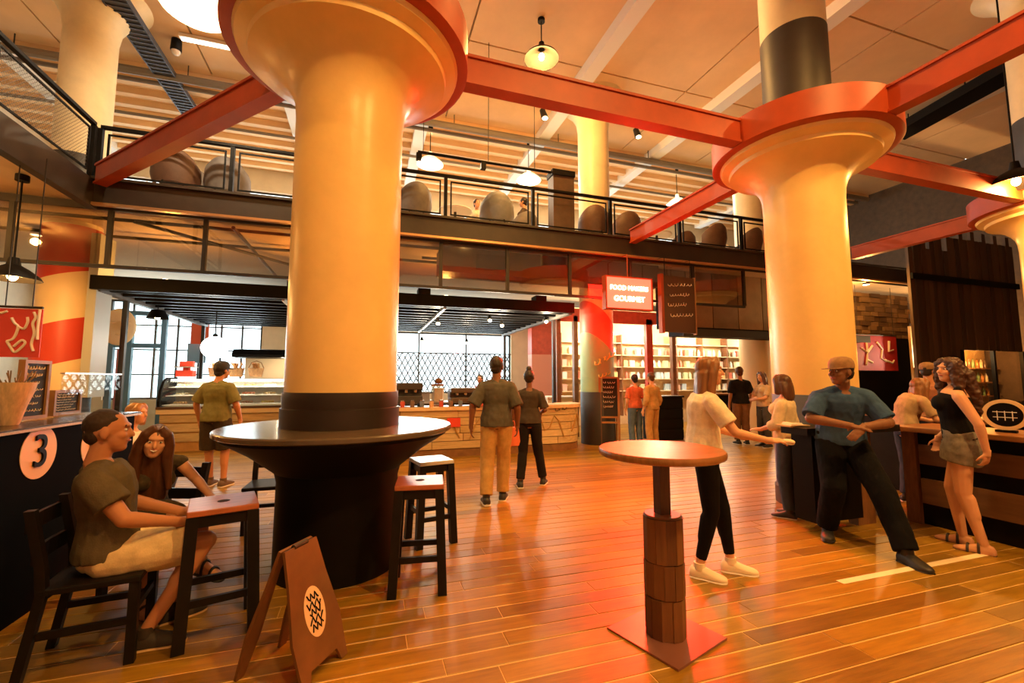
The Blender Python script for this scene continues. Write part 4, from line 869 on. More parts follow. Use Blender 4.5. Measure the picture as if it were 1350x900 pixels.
for i, (px, py, yy, mi) in enumerate(tl):
    q = aty(px, py, yy); tub('dark rounded tub chair behind the balcony railing, %s from the left' % ORD[i], q.x, yy, RN.uniform(-.4, .4), gm_[mi])
for i, (px, yy) in enumerate(((255, 10.1), (600, 9.2), (722, 10.6), (865, 9.2), (940, 9.6))):
    q = aty(px, 285, yy); t_ = thing('cafe_table', 'small cafe table on the mezzanine, %s from the left' % ORD[i], 'table', (q.x, yy, MZ), 0, 'cafe tables on the mezzanine')
    MB().lathe([(0, .70), (.36, .70), (.37, .72), (.36, .74), (0, .74)], 24).build('table_top', white, t_, 40); MB().cone((0, 0, .02), (0, 0, .70), .03, .03, 10).build('pedestal', dsteel, t_); MB().lathe([(0, 0), (.22, 0), (.2, .02), (0, .025)], 20).build('base', dsteel, t_, 40)
# dark timber pillar and hanging black light rail
q0, q1 = aty(727, 225, 8.3), aty(755, 300, 8.3)
p_ = thing('timber_pillar', 'dark square timber pillar on the balcony behind the railing', 'pillar', ((q0.x + q1.x) / 2, 8.35, MZ)); w_ = (q1.x - q0.x) / 2
MB().box((-w_, -w_ * .6, 0), (w_, w_ * .6, q0.z - MZ)).build('shaft', mat('pillar_brown', (.09, .05, .025), .5, var=.3), p_); MB().box((-w_ - .02, -w_ * .7, q0.z - MZ - .12), (w_ + .02, w_ * .7, q0.z - MZ)).build('head_plate', black, p_)
a, b_ = aty(551, 200, 8.3), aty(728, 228, 8.3)
lr = thing('light_rail', 'thin black hanging light rail over the balcony railing', 'rail', (0, 8.3, 0)); MB().tube([(a.x, 0, a.z), (b_.x, 0, a.z)], .03, 8).build('rail_bar', black, lr)
for x_ in (a.x + .1, (a.x + b_.x) / 2, b_.x - .4): MB().tube([(x_, 0, a.z), (x_, 0, CZ)], .008, 4).build('drop_rod', black, lr)
for x_ in (a.x + .02, a.x + 1.3): MB().box((x_ - .05, -.05, a.z - .16), (x_ + .05, .05, a.z - .03)).build('rail_spot', black, lr)
# dark mesh cable tray along the upper left ceiling
ct = thing('cable_tray', 'dark mesh cable tray hung below the ceiling at the upper left', 'cable tray', (0, 0, 8.1)); trm = mat('tray_blue', (.07, .08, .11), .5, .3)
x0 = atz(150, 0, 8.1).x
for sx in (-.2, .2): MB().box((x0 + sx - .012, 3, 0), (x0 + sx + .012, 13, .1)).build('side_rail', trm, ct)
MB().box((x0 - .19, 3, .02), (x0 + .19, 13, .03)).build('tray_floor', trm, ct)
rg = MB().box((x0 - .19, -.012, 0), (x0 + .19, .012, .02)).mesh('rung', trm)
for k in range(80): inst('rung', rg, ct, (0, 3.06 + k * .125, 0))
for k in range(5): MB().tube([(x0 - .2, 3.5 + k * 2.2, .1), (x0 - .2, 3.5 + k * 2.2, .4)], .01, 4).build('hanger', trm, ct)
# dome camera, strip light, ceiling pipes, black cable trunk
q = atz(232, 66, 8.25); k = thing('dome_camera', 'small dark dome camera under the ceiling at the upper left', 'camera', (q.x, q.y, 8.22)); MB().lathe([(0, .25), (.09, .25), (.1, .02), (.09, 0)], 16, cap=False).build('housing', black, k, 40); MB().ell((0, 0, 0), .085, .085, .08).build('dome', mat('dome_white', (.8, .75, .7), .2), k, 60)
q = atz(282, 58, 8.4); k = thing('strip_light', 'short bright fluorescent strip on the ceiling left of the near capital', 'lamp', (q.x, q.y, 8.39)); MB().box((-.6, -.06, 0), (.6, .06, .08)).build('fitting', white, k); MB().cone((-.56, 0, -.02), (.56, 0, -.02), .03, .03, 10).build('tube', mat('strip_glow', (1, 1, 1), .4, emit=(1, .92, .8), estr=8), k)
cp = thing('ceiling_conduits', 'dark pipes and conduits crossing the far ceiling over the mezzanine', 'pipes', (0, 0, 8.15))
for k_, (y_, r_) in enumerate(((11.0, .09), (11.35, .05), (12.9, .04))): MB().tube([(-8.5, y_, 0), (17.5, y_, 0)], r_, 8).build('pipe', mat('pipe_grey', (.20, .17, .14), .5), cp)
for x_ in range(-7, 17, 3): MB().tube([(x_, 11.0, .05), (x_, 11.0, .35)], .012, 4).build('hanger', dsteel, cp)
bt = thing('duct_trunk', 'long black cable trunk under the ceiling beyond the right capital', 'duct', (0, 0, 0)); p0, p1 = atz(1183, 182, 8.0), atz(1400, 62, 8.0)
MB().rings([[Vector((p.x + a_, p.y, 8.0 + b2)) for a_, b2 in ((-.3, 0), (.3, 0), (.3, .22), (-.3, .22))] for p in (p0, p1)]).build('trunk', black, bt)
for t_ in (.1, .5, .9): c_ = p0.lerp(p1, t_); MB().tube([(c_.x, c_.y, 8.2), (c_.x, c_.y, CZ)], .015, 5).build('hanger', black, bt)
# strip spots on the ceiling near the middle
for (px, py, t_) in ((715, 150, 'left of the far column'), (838, 175, 'right of the far column')):
    q = atz(px, py, 8.2); k = thing('ceiling_spot', 'small ceiling spotlight ' + t_, 'spotlight', (q.x, q.y, 8.2)); MB().cone((0, 0, .1), (.04, -.06, -.14), .07, .09, 14).build('housing', dsteel, k, 40); MB().tube([(0, 0, .1), (0, 0, .3)], .015, 5).build('stem', dsteel, k); MB().ell((.045, -.065, -.15), .07, .07, .03).build('bulb', bulbm, k, 60)
# ================================================================= people
SKIN = mat('skin_light', (.70, .36, .20), .5, var=.06, vscale=8, spec=.3)
SKIND = mat('skin_brown', (.22, .10, .05), .5, var=.06, vscale=8, spec=.3)
SKINR = mat('skin_ruddy', (.52, .23, .11), .5, var=.06, vscale=8, spec=.3)
EYEW = mat('eye_white', (.8, .76, .7), .3); IRIS = mat('iris_dark', (.03, .018, .01), .3); LIPS = mat('lips', (.45, .12, .09), .45); TEETH = mat('teeth', (.9, .85, .78), .3)
def V(*a): return Vector(a)
def remesh(mb, name, m, parent, vox, sm=3, wr=0.0, ws=9.0, stretch=(1, 1, 1), sm_f=.5):
    me = bpy.data.meshes.new('tmp'); me.from_pydata(mb.v, [], mb.f)
    bm = bmesh.new(); bm.from_mesh(me); bmesh.ops.recalc_face_normals(bm, faces=bm.faces); bm.to_mesh(me); bm.free()
    o = bpy.data.objects.new('tmp', me); COL.objects.link(o)
    r = o.modifiers.new('r', 'REMESH'); r.mode = 'VOXEL'; r.voxel_size = vox; r.adaptivity = 0
    s = o.modifiers.new('s', 'SMOOTH'); s.factor = sm_f; s.iterations = sm
    bpy.context.view_layer.update()
    out = bpy.data.meshes.new_from_object(o.evaluated_get(bpy.context.evaluated_depsgraph_get())); bpy.data.objects.remove(o); bpy.data.meshes.remove(me)
    if wr:
        nn = [v.normal.copy() for v in out.vertices]
        for v, n in zip(out.vertices, nn):
            p = v.co; q = Vector((p.x * ws * stretch[0], p.y * ws * stretch[1], p.z * ws * stretch[2]))
            v.co = p + n * (wr * (noise.noise(q) + .5 * noise.noise(q * 2.3)))
    out.materials.clear(); out.materials.append(m); out.name = name
    out.polygons.foreach_set('use_smooth', [True] * len(out.polygons))
    ob = bpy.data.objects.new(name, out); COL.objects.link(ob); ob.parent = parent; return ob
def ering(c, ax, ay, rx, ry, n=18, p=1.0):
    return [c + ax * (rx * math.cos(2 * PI * j / n)) + ay * (ry * math.sin(2 * PI * j / n)) for j in range(n)]
def hand(mb, wr, d, nrm, side, curl, s):
    d = d.normalized(); nrm = (nrm - d * nrm.dot(d)).normalized(); ac = d.cross(nrm) * side      # ac points to the thumb side
    mb.ell(wr + d * .045 * s, .040 * s, .054 * s, .016 * s, (ac, d, nrm))
    mb.cone(wr - d * .03 * s, wr + d * .03 * s, .028 * s, .030 * s, 10)
    for k, (off, L) in enumerate(((.028, .072), (.0095, .08), (-.0095, .075), (-.027, .06))):
        p = wr + d * .082 * s + ac * off * s; a = curl * .5; r = .0095 * s
        for j, f in enumerate((.45, .32, .23)):
            dd = (d * math.cos(a) + nrm * math.sin(a)).normalized(); q = p + dd * L * f * s; mb.cap(p, q, r, r * .93, 8); p = q; r *= .93; a += curl * .75
    p = wr + d * .025 * s + ac * .03 * s; dd = (d * .75 + ac * .6 + nrm * .3).normalized(); q = p + dd * .042 * s; mb.cap(p, q, .0125 * s, .0105 * s, 8)
    dd = (d * .95 + ac * .1 + nrm * (.3 + curl * .4)).normalized(); mb.cap(q, q + dd * .035 * s, .0105 * s, .009 * s, 8)
def footloft(mb, ank, fd, s, up, inf=0.0, z0=0.0, z1=None, hgt=.085):
    fd = fd.normalized(); up = (up - fd * up.dot(fd)).normalized(); rt = fd.cross(up); sole = ank - up * hgt * s; rs = []
    for t, hw, hh in ((-.075, .018, .045), (-.06, .033, .075), (-.02, .037, .088), (.03, .036, .085), (.08, .042, .062), (.125, .045, .046), (.165, .038, .036), (.19, .022, .026), (.198, .008, .016)):
        c = sole + fd * t * s; w = (hw + inf) * s; top = (hh + inf) * s if z1 is None else z1 * s; b = z0 * s
        rs.append([c + rt * w * .95 + up * b, c + rt * w + up * (b + (top - b) * .4), c + rt * w * .72 + up * (b + (top - b) * .85), c + up * top, c - rt * w * .72 + up * (b + (top - b) * .85), c - rt * w + up * (b + (top - b) * .4), c - rt * w * .95 + up * b, c + up * b])
    return mb.rings(rs)
def person(label, loc, face, h=1.74, J=None, skin=None, female=False, top=None, bottom=None, hair=None, hat=None, shoes=None, vox=.009, curl=.5, smile=False, group=None, build=1.0):
    """top=(mat, hem_frac, sleeve 0..2, inflate); bottom=(mat, kind, length 0..2 of leg, inflate); hair=(mat, kind); shoes=(upper, sole, kind)"""
    s = h / 1.75; skin = skin or SKIN; P = dict(pel=(0, 0, .96), chest=(0, .012, 1.24), nk=(0, -.005, 1.46), hd=(0, .025, 1.625), hdf=(0, 1, -.05), hdu=(0, 0, 1),
        shR=(.165, 0, 1.362), shL=(-.165, 0, 1.362), elR=(.225, -.03, 1.12), elL=(-.225, -.03, 1.12), wrR=(.225, .07, .88), wrL=(-.225, .07, .88), hnR=(0, .15, -1), hnL=(0, .15, -1), paR=(-1, .2, 0), paL=(1, .2, 0),
        hpR=(.088, 0, .91), hpL=(-.088, 0, .91), knR=(.095, .03, .5), knL=(-.095, .03, .5), anR=(.095, -.01, .085), anL=(-.095, -.01, .085), ftR=(.15, 1, 0), ftL=(-.15, 1, 0), fuR=(0, 0, 1), fuL=(0, 0, 1))
    if J: P.update(J)
    P = {k: Vector(v) * (s if k not in ('hdf', 'hdu', 'hnR', 'hnL', 'paR', 'paL', 'ftR', 'ftL', 'fuR', 'fuL') else 1) for k, v in P.items()}
    root = thing('person', label, 'person', loc, face, group)
    g = s * build; fw = .86 if female else 1.0
    pel, chest, nk, hd = P['pel'], P['chest'], P['nk'], P['hd']
    hv = (P['hpR'] - P['hpL']).normalized(); sv = (P['shR'] - P['shL']).normalized()
    def spine(t):
        if t < 0: return pel + (pel - chest).normalized() * (-t) * (nk - pel).length
        return (pel * (1 - t) ** 2 + (chest * 2 - (pel + nk) * .5) * (2 * t * (1 - t)) + nk * t * t)
    prof = [(-.20, .07, .07), (-.10, .14, .105), (.05, .165, .118), (.18, .155, .112), (.36, .135 if not female else .122, .10), (.56, .155, .112), (.76, .168, .108), (.88, .14, .088), (.96, .085, .066), (1.02, .056, .055)]
    def trings(inf, f0, f1, mul=1.0):
        rs = []; T = sorted({f0, f1, *[p[0] for p in prof if f0 < p[0] < f1]})
        for t in T:
            for a, b in zip(prof[:-1], prof[1:]):
                if a[0] <= t <= b[0]: k = (t - a[0]) / (b[0] - a[0]); rx, ry = a[1] + (b[1] - a[1]) * k, a[2] + (b[2] - a[2]) * k; break
            else: rx, ry = prof[0][1:] if t < prof[0][0] else prof[-1][1:]
            if female and t > .5: rx *= .9
            if t < .12 and -.15 < f0 < .3: rx, ry = max(rx, .168), max(ry, .124)
            c = spine(t); up = (spine(t + .03) - spine(t - .03)).normalized(); ax = hv.lerp(sv, max(0, min(1, t))); ax = (ax - up * ax.dot(up)).normalized(); ay = up.cross(ax)
            rs.append(ering(c, ax, ay, rx * g * mul + inf, ry * g * mul * (1.0) + inf))
        return rs
    fwd = sv.cross((nk - chest).normalized()) * -1
    fwd = (nk - chest).normalized().cross(sv)
    b = MB()
    b.rings(trings(0, -.2, 1.02))
    if female:
        for sx in (-1, 1): b.ell(spine(.63) + sv * sx * .07 * g + fwd * .085 * g, .06 * g, .055 * g, .06 * g, (sv, fwd, (nk - chest).normalized()))
    hu = P['hdu'].normalized(); hf = P['hdf']; hf = (hf - hu * hf.dot(hu)).normalized(); hx = hf.cross(hu); HB = (hx, hf, hu); k = s * 1.02 * (.95 if female else 1)
    b.cone(nk - (hd - nk).normalized() * .02, hd - hu * .06 * k - hf * .015 * k, (.056 if not female else .047) * s, (.054 if not female else .046) * s, 14)
    b.ell(hd + hu * .028 * k - hf * .012 * k, .076 * k, .097 * k, .092 * k, HB, 18, 12)
    b.ell(hd - hu * .03 * k + hf * .032 * k, .061 * k, .06 * k, .085 * k, HB, 16, 10)
    b.ell(hd - hu * .085 * k + hf * .052 * k, .036 * k, .033 * k, .027 * k, HB)
    b.cap(hd + hf * .085 * k + hu * .02 * k, hd + hf * .105 * k - hu * .022 * k, .008 * k, .0135 * k, 8)
    b.ell(hd + hf * .08 * k + hu * .034 * k, .05 * k, .018 * k, .012 * k, HB)
    for sx in (-1, 1):
        b.ell(hd + hx * sx * .077 * k - hf * .008 * k - hu * .005 * k, .010 * k, .021 * k, .033 * k, HB, 10, 7)
        b.ell(hd + hx * sx * .038 * k + hf * .058 * k - hu * .02 * k, .024 * k, .028 * k, .024 * k, HB)
    for sd, sg in (('R', 1), ('L', -1)):
        sh, el, wr = P['sh' + sd], P['el' + sd], P['wr' + sd]
        b.cap(sh, el, .054 * g * fw, .041 * g * fw); b.cap(el, wr, .042 * g * fw, .027 * g * fw); b.cap(el.lerp(wr, .12), el.lerp(wr, .4), .043 * g * fw, .038 * g * fw)
        b.cap(spine(.9), sh, .052 * g, .052 * g * fw)
        hand(b, wr, P['hn' + sd], P['pa' + sd], sg, curl, s * (.92 if female else 1))
        hp, kn, an = P['hp' + sd], P['kn' + sd], P['an' + sd]
        b.cap(hp, kn, .086 * g, .057 * g); b.cap(kn, an, .055 * g, .034 * g); d = (an - kn).normalized(); back = (P['ft' + sd] - d * P['ft' + sd].dot(d)).normalized() * -1
        b.cap(kn.lerp(an, .12) + back * .016 * s, kn.lerp(an, .48) + back * .012 * s, .05 * g, .042 * g)
        footloft(b, an, P['ft' + sd], s, P['fu' + sd])
    remesh(b, 'body', skin, root, vox, 3)
    # face
    if vox < .0095:
        for sx in (-1, 1):
            e = MB().ell(hd + hx * sx * .031 * k + hf * .0755 * k + hu * .010 * k, .0125 * k, .009 * k, .0075 * k, HB, 12, 8).build('eye', EYEW, root, 60)
            MB().ell(hd + hx * sx * .031 * k + hf * .0825 * k + hu * .010 * k, .006 * k, .003 * k, .0065 * k, HB, 10, 6).build('iris', IRIS, e, 60)
            MB().tube([hd + hx * sx * a * k + hf * (.0945 - abs(a) * .36) * k + hu * zz * k for a, zz in ((.014, .033), (.032, .039), (.05, .032))], .0035 * k, 6).build('eyebrow', hair[0] if hair else IRIS, root, 60)
        mo = MB(); mo.tube([hd + hx * a * k + hf * (.094 - abs(a) * .5) * k - hu * (.052 - (abs(a) * .35 if smile else 0)) * k for a in (-.026, -.013, 0, .013, .026)], [.003 * k, .006 * k, .0065 * k, .006 * k, .003 * k], 8); mo = mo.build('lips', LIPS, root, 60)
        if smile: MB().tube([hd + hx * a * k + hf * (.0985 - abs(a) * .5) * k - hu * (.053 - abs(a) * .35) * k for a in (-.02, -.01, 0, .01, .02)], [.002 * k, .0045 * k, .005 * k, .0045 * k, .002 * k], 8).build('teeth', TEETH, mo, 60)
    cv = max(vox, .008)
    # clothes
    if top:
        tm, hem, slv, inf = top; c = MB(); c.rings(trings(inf * s, hem, .93 if slv >= 0 else .84))
        if female:
            for sx in (-1, 1): c.ell(spine(.63) + sv * sx * .07 * g + fwd * .085 * g, .06 * g + inf, .057 * g + inf, .062 * g + inf, (sv, fwd, (nk - chest).normalized()))
        for sd in 'RL':
            sh, el, wr = P['sh' + sd], P['el' + sd], P['wr' + sd]
            if slv >= 0:
                c.cap(spine(.88), sh, .052 * g + inf, .052 * g * fw + inf)
                if slv <= 1: c.cone(sh, sh.lerp(el, slv), .053 * g * fw + inf, .048 * g * fw + inf * 1.5, 16, True, False)
                else: c.cone(sh, el, .058 * g * fw + inf, .046 * g * fw + inf * 1.4, 16, True, True); c.cone(el, el.lerp(wr, slv - 1), .046 * g * fw + inf * 1.4, .037 * g * fw + inf * 1.6, 16, True, False)
            else: c.cap(spine(.80) + (sh - spine(.86)) * .35 + fwd * .0, sh.lerp(nk, .45) + V(0, 0, .035 * s), .052 * g, .026 * g)
        remesh(c, 'top', tm, root, cv, 2, .007 if slv >= 0 else .003, 13, (1, 1, .7))
    if bottom:
        bm_, kind, ln, inf = bottom; c = MB(); c.rings(trings(inf * s, -.16, .14))
        if kind == 'skirt':
            kr = P['hpR'].lerp(P['knR'], ln); kl = P['hpL'].lerp(P['knL'], ln); mid = (kr + kl) / 2; up = (pel - mid).normalized(); ax = hv; ay = up.cross(ax).normalized(); hw = (kr - kl).length / 2
            c.rings([ering(spine(.16), ax, ay, .145 * g + inf, .11 * g + inf), ering(spine(.02), ax, ay, .172 * g + inf, .125 * g + inf), ering(pel.lerp(mid, .5), ax, ay, .18 * g + inf, .135 * g + inf), ering(mid, ax, ay, max(.17 * g, hw + .085 * g) + inf, .125 * g + inf)])
        else:
            for sd in 'RL':
                hp, kn, an = P['hp' + sd], P['kn' + sd], P['an' + sd]
                if ln <= 1: c.cone(hp, hp.lerp(kn, ln), .09 * g + inf, (.09 + (.062 - .09) * ln) * g + inf * 2.2, 18, True, False)
                else:
                    fl_ = inf * (1.6 if kind == 'trousers' else .6)
                    c.cone(hp, kn, .089 * g + inf, .06 * g + fl_, 18, True, True); c.cone(kn, kn.lerp(an, ln - 1), .06 * g + fl_, (.05 if kind == 'trousers' else .037) * g + fl_, 18, True, False)
                    if kind != 'trousers': 
                        d = (an - kn).normalized(); back = (P['ft' + sd] - d * P['ft' + sd].dot(d)).normalized() * -1; c.cap(kn.lerp(an, .12) + back * .016 * s, kn.lerp(an, .48) + back * .012 * s, .052 * g + fl_, .044 * g + fl_)
        remesh(c, kind, bm_, root, cv, 2, .006 if kind != 'leggings' else .002, 12, (1, 1, .6))
    if shoes:
        um, so, kd = shoes
        for sd in 'RL':
            an, ft, fu = P['an' + sd], P['ft' + sd], P['fu' + sd]
            if kd == 'sandal':
                sh_ = footloft(MB(), an, ft, s, fu, .006, -.012, .006).build('sandal', um, root, 40); f_ = ft.normalized(); rt = f_.cross(fu).normalized(); so_ = an - fu * .085 * s
                for t_, w_, hh in ((.10, .048, .062), (.03, .042, .092)): MB().tube([so_ + f_ * t_ * s + rt * w_ * s * math.cos(a_) + fu.normalized() * hh * s * math.sin(a_) for a_ in [PI * q / 8 for q in range(9)]], .010 * s, 6).build('strap', um, sh_, 60)
            else:
                sh_ = footloft(MB(), an, ft, s, fu, .008, .012).build('shoe', um, root, 60); footloft(MB(), an, ft, s, fu, .012, -.008, .018).build('sole', so, sh_, 40)
                mb_ = MB(); mb_.cone(an - fu * .02, an + fu * .03 * s, .045 * s, .043 * s, 14); mb_.build('shoe_collar', um, sh_, 40)
    if hair:
        hm, kind = hair; c = MB(); o = hd + hu * .034 * k - hf * .02 * k
        c.ell(o, .085 * k, .100 * k, .097 * k, HB, 20, 14)
        if kind in ('short',): c.ell(hd - hf * .055 * k - hu * .03 * k, .066 * k, .05 * k, .06 * k, HB)
        if kind == 'buzz': c = MB(); c.ell(hd + hu * .042 * k - hf * .022 * k, .0785 * k, .092 * k, .086 * k, HB, 20, 14); c.ell(hd - hf * .056 * k - hu * .01 * k, .066 * k, .05 * k, .06 * k, HB)
        if kind == 'bun': c.ell(hd - hf * .05 * k - hu * .025 * k, .066 * k, .05 * k, .06 * k, HB); c.ell(hd - hf * .03 * k + hu * .15 * k, .045 * k, .045 * k, .04 * k, HB)
        if kind in ('long', 'curly', 'bob'):
            Ld = {'long': .45, 'curly': .42, 'bob': .18}[kind] * s; dn = V(0, 0, -1); bk = -hf; bk = V(bk.x, bk.y, 0).normalized() if abs(bk.z) < .95 else V(0, -1, 0); wd = 1.12 if kind != 'curly' else 1.4
            rs = []
            for t, rx, ry, off in ((0, .06, .05, .03), (.12, .09, .062, .045), (.3, .098, .06, .06), (.55, .10, .052, .075), (.8, .085, .04, .09), (1, .05, .02, .095)):
                rs.append(ering(hd + hu * .05 * k + bk * off * k * (1.5 if kind == 'curly' else 1) + dn * t * (Ld + .08), hx, bk, rx * k * wd, ry * k * wd))
            c.rings(rs)
            for sx in (-1, 1):
                pts = [hd + hx * sx * a * k + hf * f_ * k + hu * u_ * k for a, f_, u_ in ((.012, .045, .112), (.062, .04, .062), (.086, .014, -.02), (.092, .0, -.12))] + [hd + hx * sx * .10 * k - hf * .0 * k + dn * (Ld * .75)]
                c.tube(pts, [.03 * k, .032 * k * wd, .034 * k * wd, .034 * k * wd, .018 * k], 10)
        remesh(c, 'hair', hm, root, min(.010, max(.006, vox)), 2, {'curly': .014, 'long': .006, 'bob': .006}.get(kind, .004), 26 if kind != 'curly' else 22, (1, 1, .18) if kind in ('long', 'bob') else (1, 1, 1))
    if hat:
        hm, kind = hat; o = hd + hu * .045 * k - hf * .008 * k; c = root
        rs = [ering(o + hu * z_ * k, hx, hf, rx * k, rx * 1.16 * k, 24) for rx, z_ in ((.090, -.01), (.091, .02), (.086, .05), (.07, .078), (.04, .092), (.005, .096))]
        cp_ = MB().rings(rs).build('cap', hm, root, 60); br = MB()
        hfb = hf if kind != 'back' else -hf
        up_, lo_ = [], []
        for q in range(13): a = PI * q / 12; up_.append((math.cos(a), math.sin(a)))
        pt = lambda a, b_, z_: o + hx * a * .084 * k + hfb * (.06 + b_ * .12) * k + hu * (z_ - .012 * a * a - .02 * b_) * k
        br.rings([[pt(a, b_, 0) for a, b_ in up_], [pt(a, b_, .006) for a, b_ in up_]]); br.build('brim', hm, cp_, 40)
    return root
def cl(name, c, var=.2, rough=.9): return mat('cloth_' + name, c, rough, var=var, vscale=14, bump=.15, bscale=120, spec=.12)
hbrown = mat('hair_brown', (.10, .035, .012), .45, var=.4, vscale=30, stretch=(1, 1, .1)); hdark = mat('hair_dark', (.018, .010, .007), .5, var=.3, vscale=30); hblond = mat('hair_blond', (.42, .20, .06), .45, var=.35, vscale=30, stretch=(1, 1, .1)); hlbr = mat('hair_light_brown', (.26, .11, .035), .42, var=.4, vscale=30, stretch=(1, 1, .1)); hbuzz = mat('hair_buzz', (.035, .018, .010), .7, var=.3, vscale=60)
def view(px, a):                               # heading relative to the line of sight at px: 0 away, 90 to the right
    b_ = math.atan((px - CX) / F_PX) + math.radians(a); return ang(math.sin(b_), math.cos(b_))
def put(px, dep, rz, loc):                     # root so that local point loc stands at that bearing and depth
    v = RGT * ((px - CX) / F_PX * dep) + AWY * dep; q_ = Matrix.Rotation(rz, 3, 'Z') @ Vector((loc[0], loc[1], 0)); return (v.x - q_.x, v.y - q_.y, 0)
def seat(dz, lean=.0, feet=.36, knee=.43, spread=.1):        # seated skeleton, hips at height dz
    a = dz + .09; L = lean
    return dict(pel=(0, -.02, a), chest=(0, .012 + L * .45, a + .27), nk=(0, L, a + .49), hd=(0, L + .04, a + .655), shR=(.168, L, a + .405), shL=(-.168, L, a + .405), hpR=(.09, 0, a - .02), hpL=(-.09, 0, a - .02),
        knR=(spread, knee, dz + .06), knL=(-spread, knee, dz + .06), anR=(spread, feet, .085), anL=(-spread, feet, .085), elR=(.235, L + .05, a + .16), elL=(-.235, L + .05, a + .16), wrR=(.17, L + .27, a + .12), wrL=(-.17, L + .27, a + .12), hnR=(-.2, 1, -.1), hnL=(.2, 1, -.1), paR=(-.3, 0, -1), paL=(.3, 0, -1))
wht = mat('sole_white', (.8, .72, .6), .6); blk_ = mat('shoe_black', (.02, .018, .016), .5); tan = mat('sole_tan', (.6, .38, .18), .6)
# 1 seated man
j = seat(.45, -.09, .17, .43, .10); j.update(anR=(.12, .17, .085), anL=(-.14, .30, .085), elR=(.25, .04, .75), wrR=(.14, .30, .66), elL=(-.24, .06, .75), wrL=(-.10, .33, .66), hdf=(.12, 1, -.12), knR=(.12, .43, .52), knL=(-.13, .42, .52), hnR=(-.35, 1, -.05), hnL=(.3, 1, -.05), ftR=(.35, 1, 0))
person('seated man with cropped dark hair, grey-brown T-shirt and cream shorts', put(166, 2.59, view(160, 90), (0, 0)), view(160, 90), 1.76, j, SKINR, False, (cl('taupe', (.12, .095, .055)), -.04, .62, .026), (cl('cream', (.74, .58, .32)), 'shorts', .78, .022), (hbuzz, 'buzz'), None, (mat('shoe_dark', (.04, .028, .02), .7), tan, 'shoe'), .0065, .35)
# 2 smiling woman
j = seat(.45, .16, .35, .42, .06); f = .16
j.update(hd=(.03, .26, 1.13), hdf=(.30, 1, .0), hdu=(-.10, .1, 1), elR=(.26, .14, .78), wrR=(.20, .32, .62), elL=(-.27, .22, .80), wrL=(-.28, .46, .70), hnL=(0, 1, -.3), paL=(0, 0, -1), knR=(.05, .42, .55), knL=(-.10, .40, .60), anL=(-.22, .52, .28), anR=(.06, .34, .085), ftL=(-.4, .9, -.2))
person('smiling seated woman with long brown hair and dark patterned sleeveless dress', put(212, 3.08, view(212, 162), (.03, .25)), view(212, 162), 1.66, j, SKIN, True, (mat('dress_print', (.02, .017, .013), .9, var=.9, vscale=22, dirt=(.10, .075, .04), spec=.1), -.1, .12, .008), (MT['dress_print'], 'skirt', .8, .016), (hbrown, 'long'), None, (blk_, blk_, 'sandal'), .0065, .5, smile=True)
# 3 blonde woman beyond
j = seat(.45, .05); j.update(hdf=(.5, 1, -.1))
person('blonde seated woman in a white top beyond the black counter', (-2.42, 5.72, 0), ang(.75, .5), 1.66, j, SKIN, True, (cl('white', (.85, .76, .6)), -.05, .7, .012), (cl('jeans', (.06, .08, .12)), 'trousers', 1.95, .012), (hblond, 'bob'), None, (blk_, wht, 'shoe'), .010)
# 4 man in olive at the deli
person('man in olive shirt, dark shorts and black cap seen from behind at the deli', (-2.05, 7.35, 0), ang(-.05, 1), 1.76, dict(elR=(.26, .02, 1.13), elL=(-.28, .0, 1.14), wrR=(.24, .17, .93), wrL=(-.30, .12, .90), hdf=(.35, 1, -.25), hd=(.02, .05, 1.615), knR=(.13, .04, .5), anR=(.16, -.02, .085), knL=(-.09, .03, .5), anL=(-.06, .05, .085)), SKINR, False, (cl('olive', (.20, .18, .06)), -.12, .85, .026), (cl('dark_shorts', (.05, .035, .022)), 'shorts', .98, .024), (hdark, 'short'), (mat('cap_black', (.02, .018, .016), .7), 'cap'), (mat('shoe_brown', (.12, .07, .04), .7), wht, 'shoe'), .0085, build=1.05)
# 5 walking man
person('walking man with dark hair, grey shirt and khaki trousers seen from behind', (1.55, 5.35, 0), ang(-.05, 1), 1.79, dict(elR=(.25, -.06, 1.13), elL=(-.29, -.05, 1.15), wrR=(.26, .08, .90), wrL=(-.31, .0, .90), knR=(.09, .10, .52), anR=(.08, .10, .085), knL=(-.11, -.0, .51), anL=(-.12, -.14, .10), hdf=(.25, 1, -.05)), SKIND, False, (cl('grey_shirt', (.10, .095, .075)), -.13, .95, .026), (cl('khaki', (.52, .32, .11)), 'trousers', 1.96, .016), (hdark, 'short'), None, (blk_, wht, 'shoe'), .0085, build=1.03)
# 6 walking woman
person('walking woman with a dark bun, charcoal top and black trousers seen from behind', (2.22, 5.98, 0), ang(.1, 1), 1.64, dict(elR=(.24, -.02, 1.14), elL=(-.24, -.04, 1.13), wrR=(.17, .2, 1.08), wrL=(-.25, .04, .89), knR=(.13, .10, .5), anR=(.20, .14, .085), knL=(-.10, .0, .5), anL=(-.13, -.14, .10), hdf=(.1, 1, -.1)), SKIND, True, (cl('charcoal', (.07, .055, .04)), -.05, .9, .018), (cl('black_trousers', (.016, .013, .012)), 'trousers', 1.92, .008), (hdark, 'bun'), None, (blk_, wht, 'shoe'), .0085)
q = atz(694, 590, .75)
k = thing('shoulder_bag', 'orange red bag carried between the two walkers', 'bag', (1.93, 5.92, .58)); bgm = mat('bag_red', (.72, .16, .06), .6)
MB().rings([[(a, b_, z_) for a, b_ in ((-w, -.04), (w, -.04), (w, .04), (-w, .04))] for w, z_ in ((.10, 0), (.12, .06), (.10, .24), (.07, .26))]).build('bag_body', bgm, k, bevel=.01); MB().tube([(-.06, 0, .25), (-.04, 0, .34), (.04, 0, .34), (.06, 0, .25)], .008, 6).build('handle', bgm, k)
